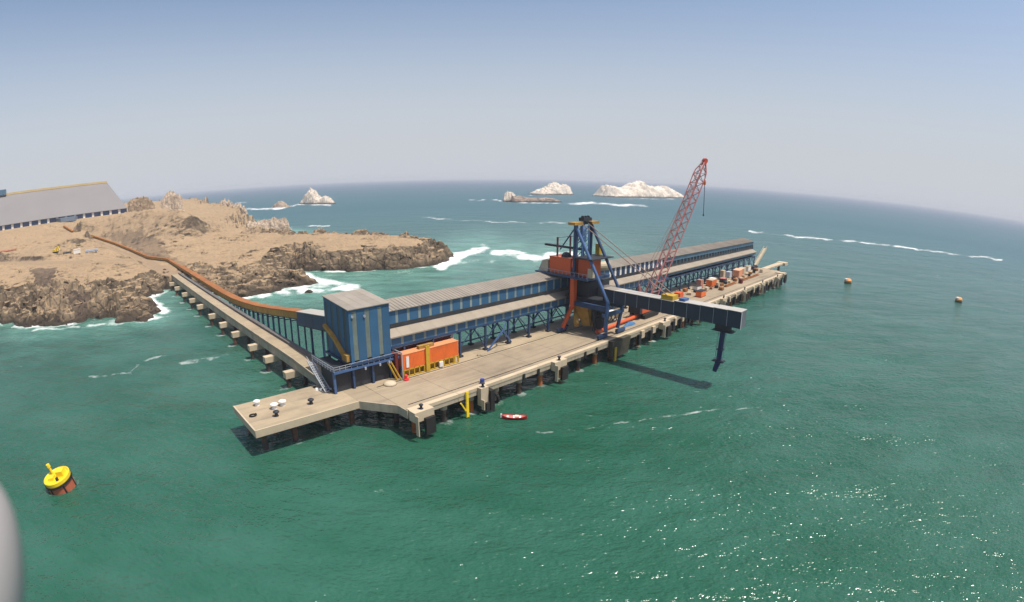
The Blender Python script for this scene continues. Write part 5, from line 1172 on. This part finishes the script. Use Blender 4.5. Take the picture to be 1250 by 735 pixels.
shed.part('conveyor_portal', MB().hexa(po, [(x, y, 45.6) for x, y, _ in po]), mat('portal_blue', (.16, .2, .26), .6))

# small plant on the land
def on_land(px_, py_, zg=24.0):
    d = ray(px_, py_); t = np.linspace(250, 900, 1400); hx = math.hypot(d[0], d[1])
    xs, ys, zs = d[0] / hx * t, d[1] / hx * t, H + d[2] / hx * t
    g_ = terrain(xs, ys)[0]; i = int(np.argmax(zs < g_))
    return (float(xs[i]), float(ys[i]), float(g_[i]))
q = on_land(68, 309)
ex = T('digger', 'small yellow digger parked on the sandy bench above the cliff', 'digger', q, on_pier=False)
ex.part('tracks', shift(MB().box(-2.4, 2.4, -1.8, -.8, 0, 1).box(-2.4, 2.4, .8, 1.8, 0, 1), q), RUBBER)
ex.part('body', shift(MB().box(-2.2, 1.6, -1.6, 1.6, 1.05, 3.0), q), BYELL); ex.part('cab', shift(MB().box(0, 1.6, .1, 1.6, 3.02, 4.6), q), BYELL)
ex.part('arm', shift(MB().beam((1.4, -.4, 2.6), (4.4, -.4, 5.2), .7).beam((4.4, -.4, 5.2), (6.4, -.4, 2.0), .55), q), BYELL)
q = on_land(94, 310)
wc = T('site_cabin', 'white site cabin standing alone on the sandy bench', 'cabin', q, on_pier=False)
wc.o.rotation_euler.z = R(50)
wc.part('cabin_body', shift(MB().box(-3.2, 3.2, -1.6, 1.6, .3, 3.6), q), WHITE); wc.part('cabin_roof', shift(MB().box(-3.4, 3.4, -1.8, 1.8, 3.62, 3.9), q), WHITE); wc.part('skid', shift(MB().box(-3, 3, -1.4, 1.4, -.6, .29), q), DARKS)
q = on_land(112, 309)
pc = T('pipe_trailer', 'low grey trailer with pipes beside the white site cabin', 'trailer', q, on_pier=False)
pc.o.rotation_euler.z = R(46)
pc.part('bed', shift(MB().box(-6, 6, -1.3, 1.3, 1.0, 1.4), q), GREYS); pc.part('load', shift(MB().tube((-5.6, -.6, 1.9), (5.8, -.6, 1.9), .5).tube((-5.6, .6, 1.9), (5.8, .6, 1.9), .5).tube((-5.6, 0, 2.7), (5.8, 0, 2.7), .5), q), GREYS)
for x in (-4, 4): pc.part('wheel', shift(MB().tube((x, -1.4, .5), (x, 1.4, .5), .55, n=12), q), RUBBER)
q = on_land(82, 309.5)
single('dark_pipe', 'dark pipe lying on the bench between digger and white cabin', 'pipe', shift(MB().tube((-4, -.4, .7), (4, .4, .7), .6, n=10), q), DARKS, q, on_pier=False).rotation_euler.z = R(48)
q = on_land(10, 307)
rp = MB()
for k in range(9): rp.tube((-9 + rnd.uniform(-1, 1), -2 + .5 * k, .6 + .25 * (k % 3)), (8 + rnd.uniform(-2, 2), -2 + .55 * k, .6 + .25 * (k % 3)), .45, n=7)
single('rusty_pipes', 'stack of rusty reddish pipes stored on the sandy bench', 'pipes', shift(rp, q), mat('rust_pink', (.36, .15, .1), .9, var=.3), q, on_pier=False).rotation_euler.z = R(38)

# ================================================================== the aircraft's own fairing beside the lens
fp = Vector((0, 0, H))
dirv = Vector(ray(-62, 722).tolist()); dn_ = Vector(ray(-76, 812).tolist())
axis = (dn_ - dirv).normalized(); c0 = fp + dirv * 1.6; side = axis.cross(dirv).normalized(); vs = []; fs = []; NR = 30
for i in range(NR):
    an = -math.pi / 2 + (i + .5) / NR * math.pi; rad = .205 * math.cos(an); cpt = c0 + axis * .34 * math.sin(an)
    for j in range(32):
        a = 6.2832 * j / 32; vs.append(tuple(cpt + side * rad * math.cos(a) + dirv * rad * math.sin(a)))
for i in range(NR - 1):
    for j in range(32): fs.append((i * 32 + j, i * 32 + (j + 1) % 32, (i + 1) * 32 + (j + 1) % 32, (i + 1) * 32 + j))
fs.append(tuple(range(31, -1, -1))); fs.append(tuple((NR - 1) * 32 + j for j in range(32)))
single('aircraft_pod', 'blurred pale grey rounded aircraft pod close to the lens', 'aircraft part', MB()._add(vs, fs), FAIR, tuple(c0), on_pier=False, smooth=True)
cd.dof.use_dof = True; cd.dof.focus_distance = 150.0; cd.dof.aperture_fstop = 2.5


# ================================================================== haze over the sea
hz = MB().box(-64000, 64000, -64000, 64000, -8.0, 96.0)
hm = bpy.data.materials.new('haze_air'); hm.use_nodes = True; hn = hm.node_tree.nodes; hl = hm.node_tree.links
hn.remove(hn['Principled BSDF'])
pv = hn.new('ShaderNodeVolumePrincipled'); pv.inputs['Color'].default_value = (0.86, 0.89, 0.95, 1)
pv.inputs['Density'].default_value = 0.00016; pv.inputs['Anisotropy'].default_value = 0.0
hl.new(pv.outputs[0], hn['Material Output'].inputs['Volume'])
hme = hz.mesh('haze'); hme.materials.append(hm)
ho = bpy.data.objects.new('haze', hme); col.objects.link(ho); tag(ho, 'thin pale sea haze over the bay', 'haze', kind='stuff')

# ================================================================== bake survey units into metres
done = set()
for o in list(sc.objects):
    if o.type == 'MESH' and o.data.name not in done:
        o.data.transform(Matrix.Scale(S, 4)); done.add(o.data.name)
for o in sc.objects:
    if o.type in ('MESH', 'EMPTY', 'CAMERA', 'LIGHT'):
        o.location = o.location * S
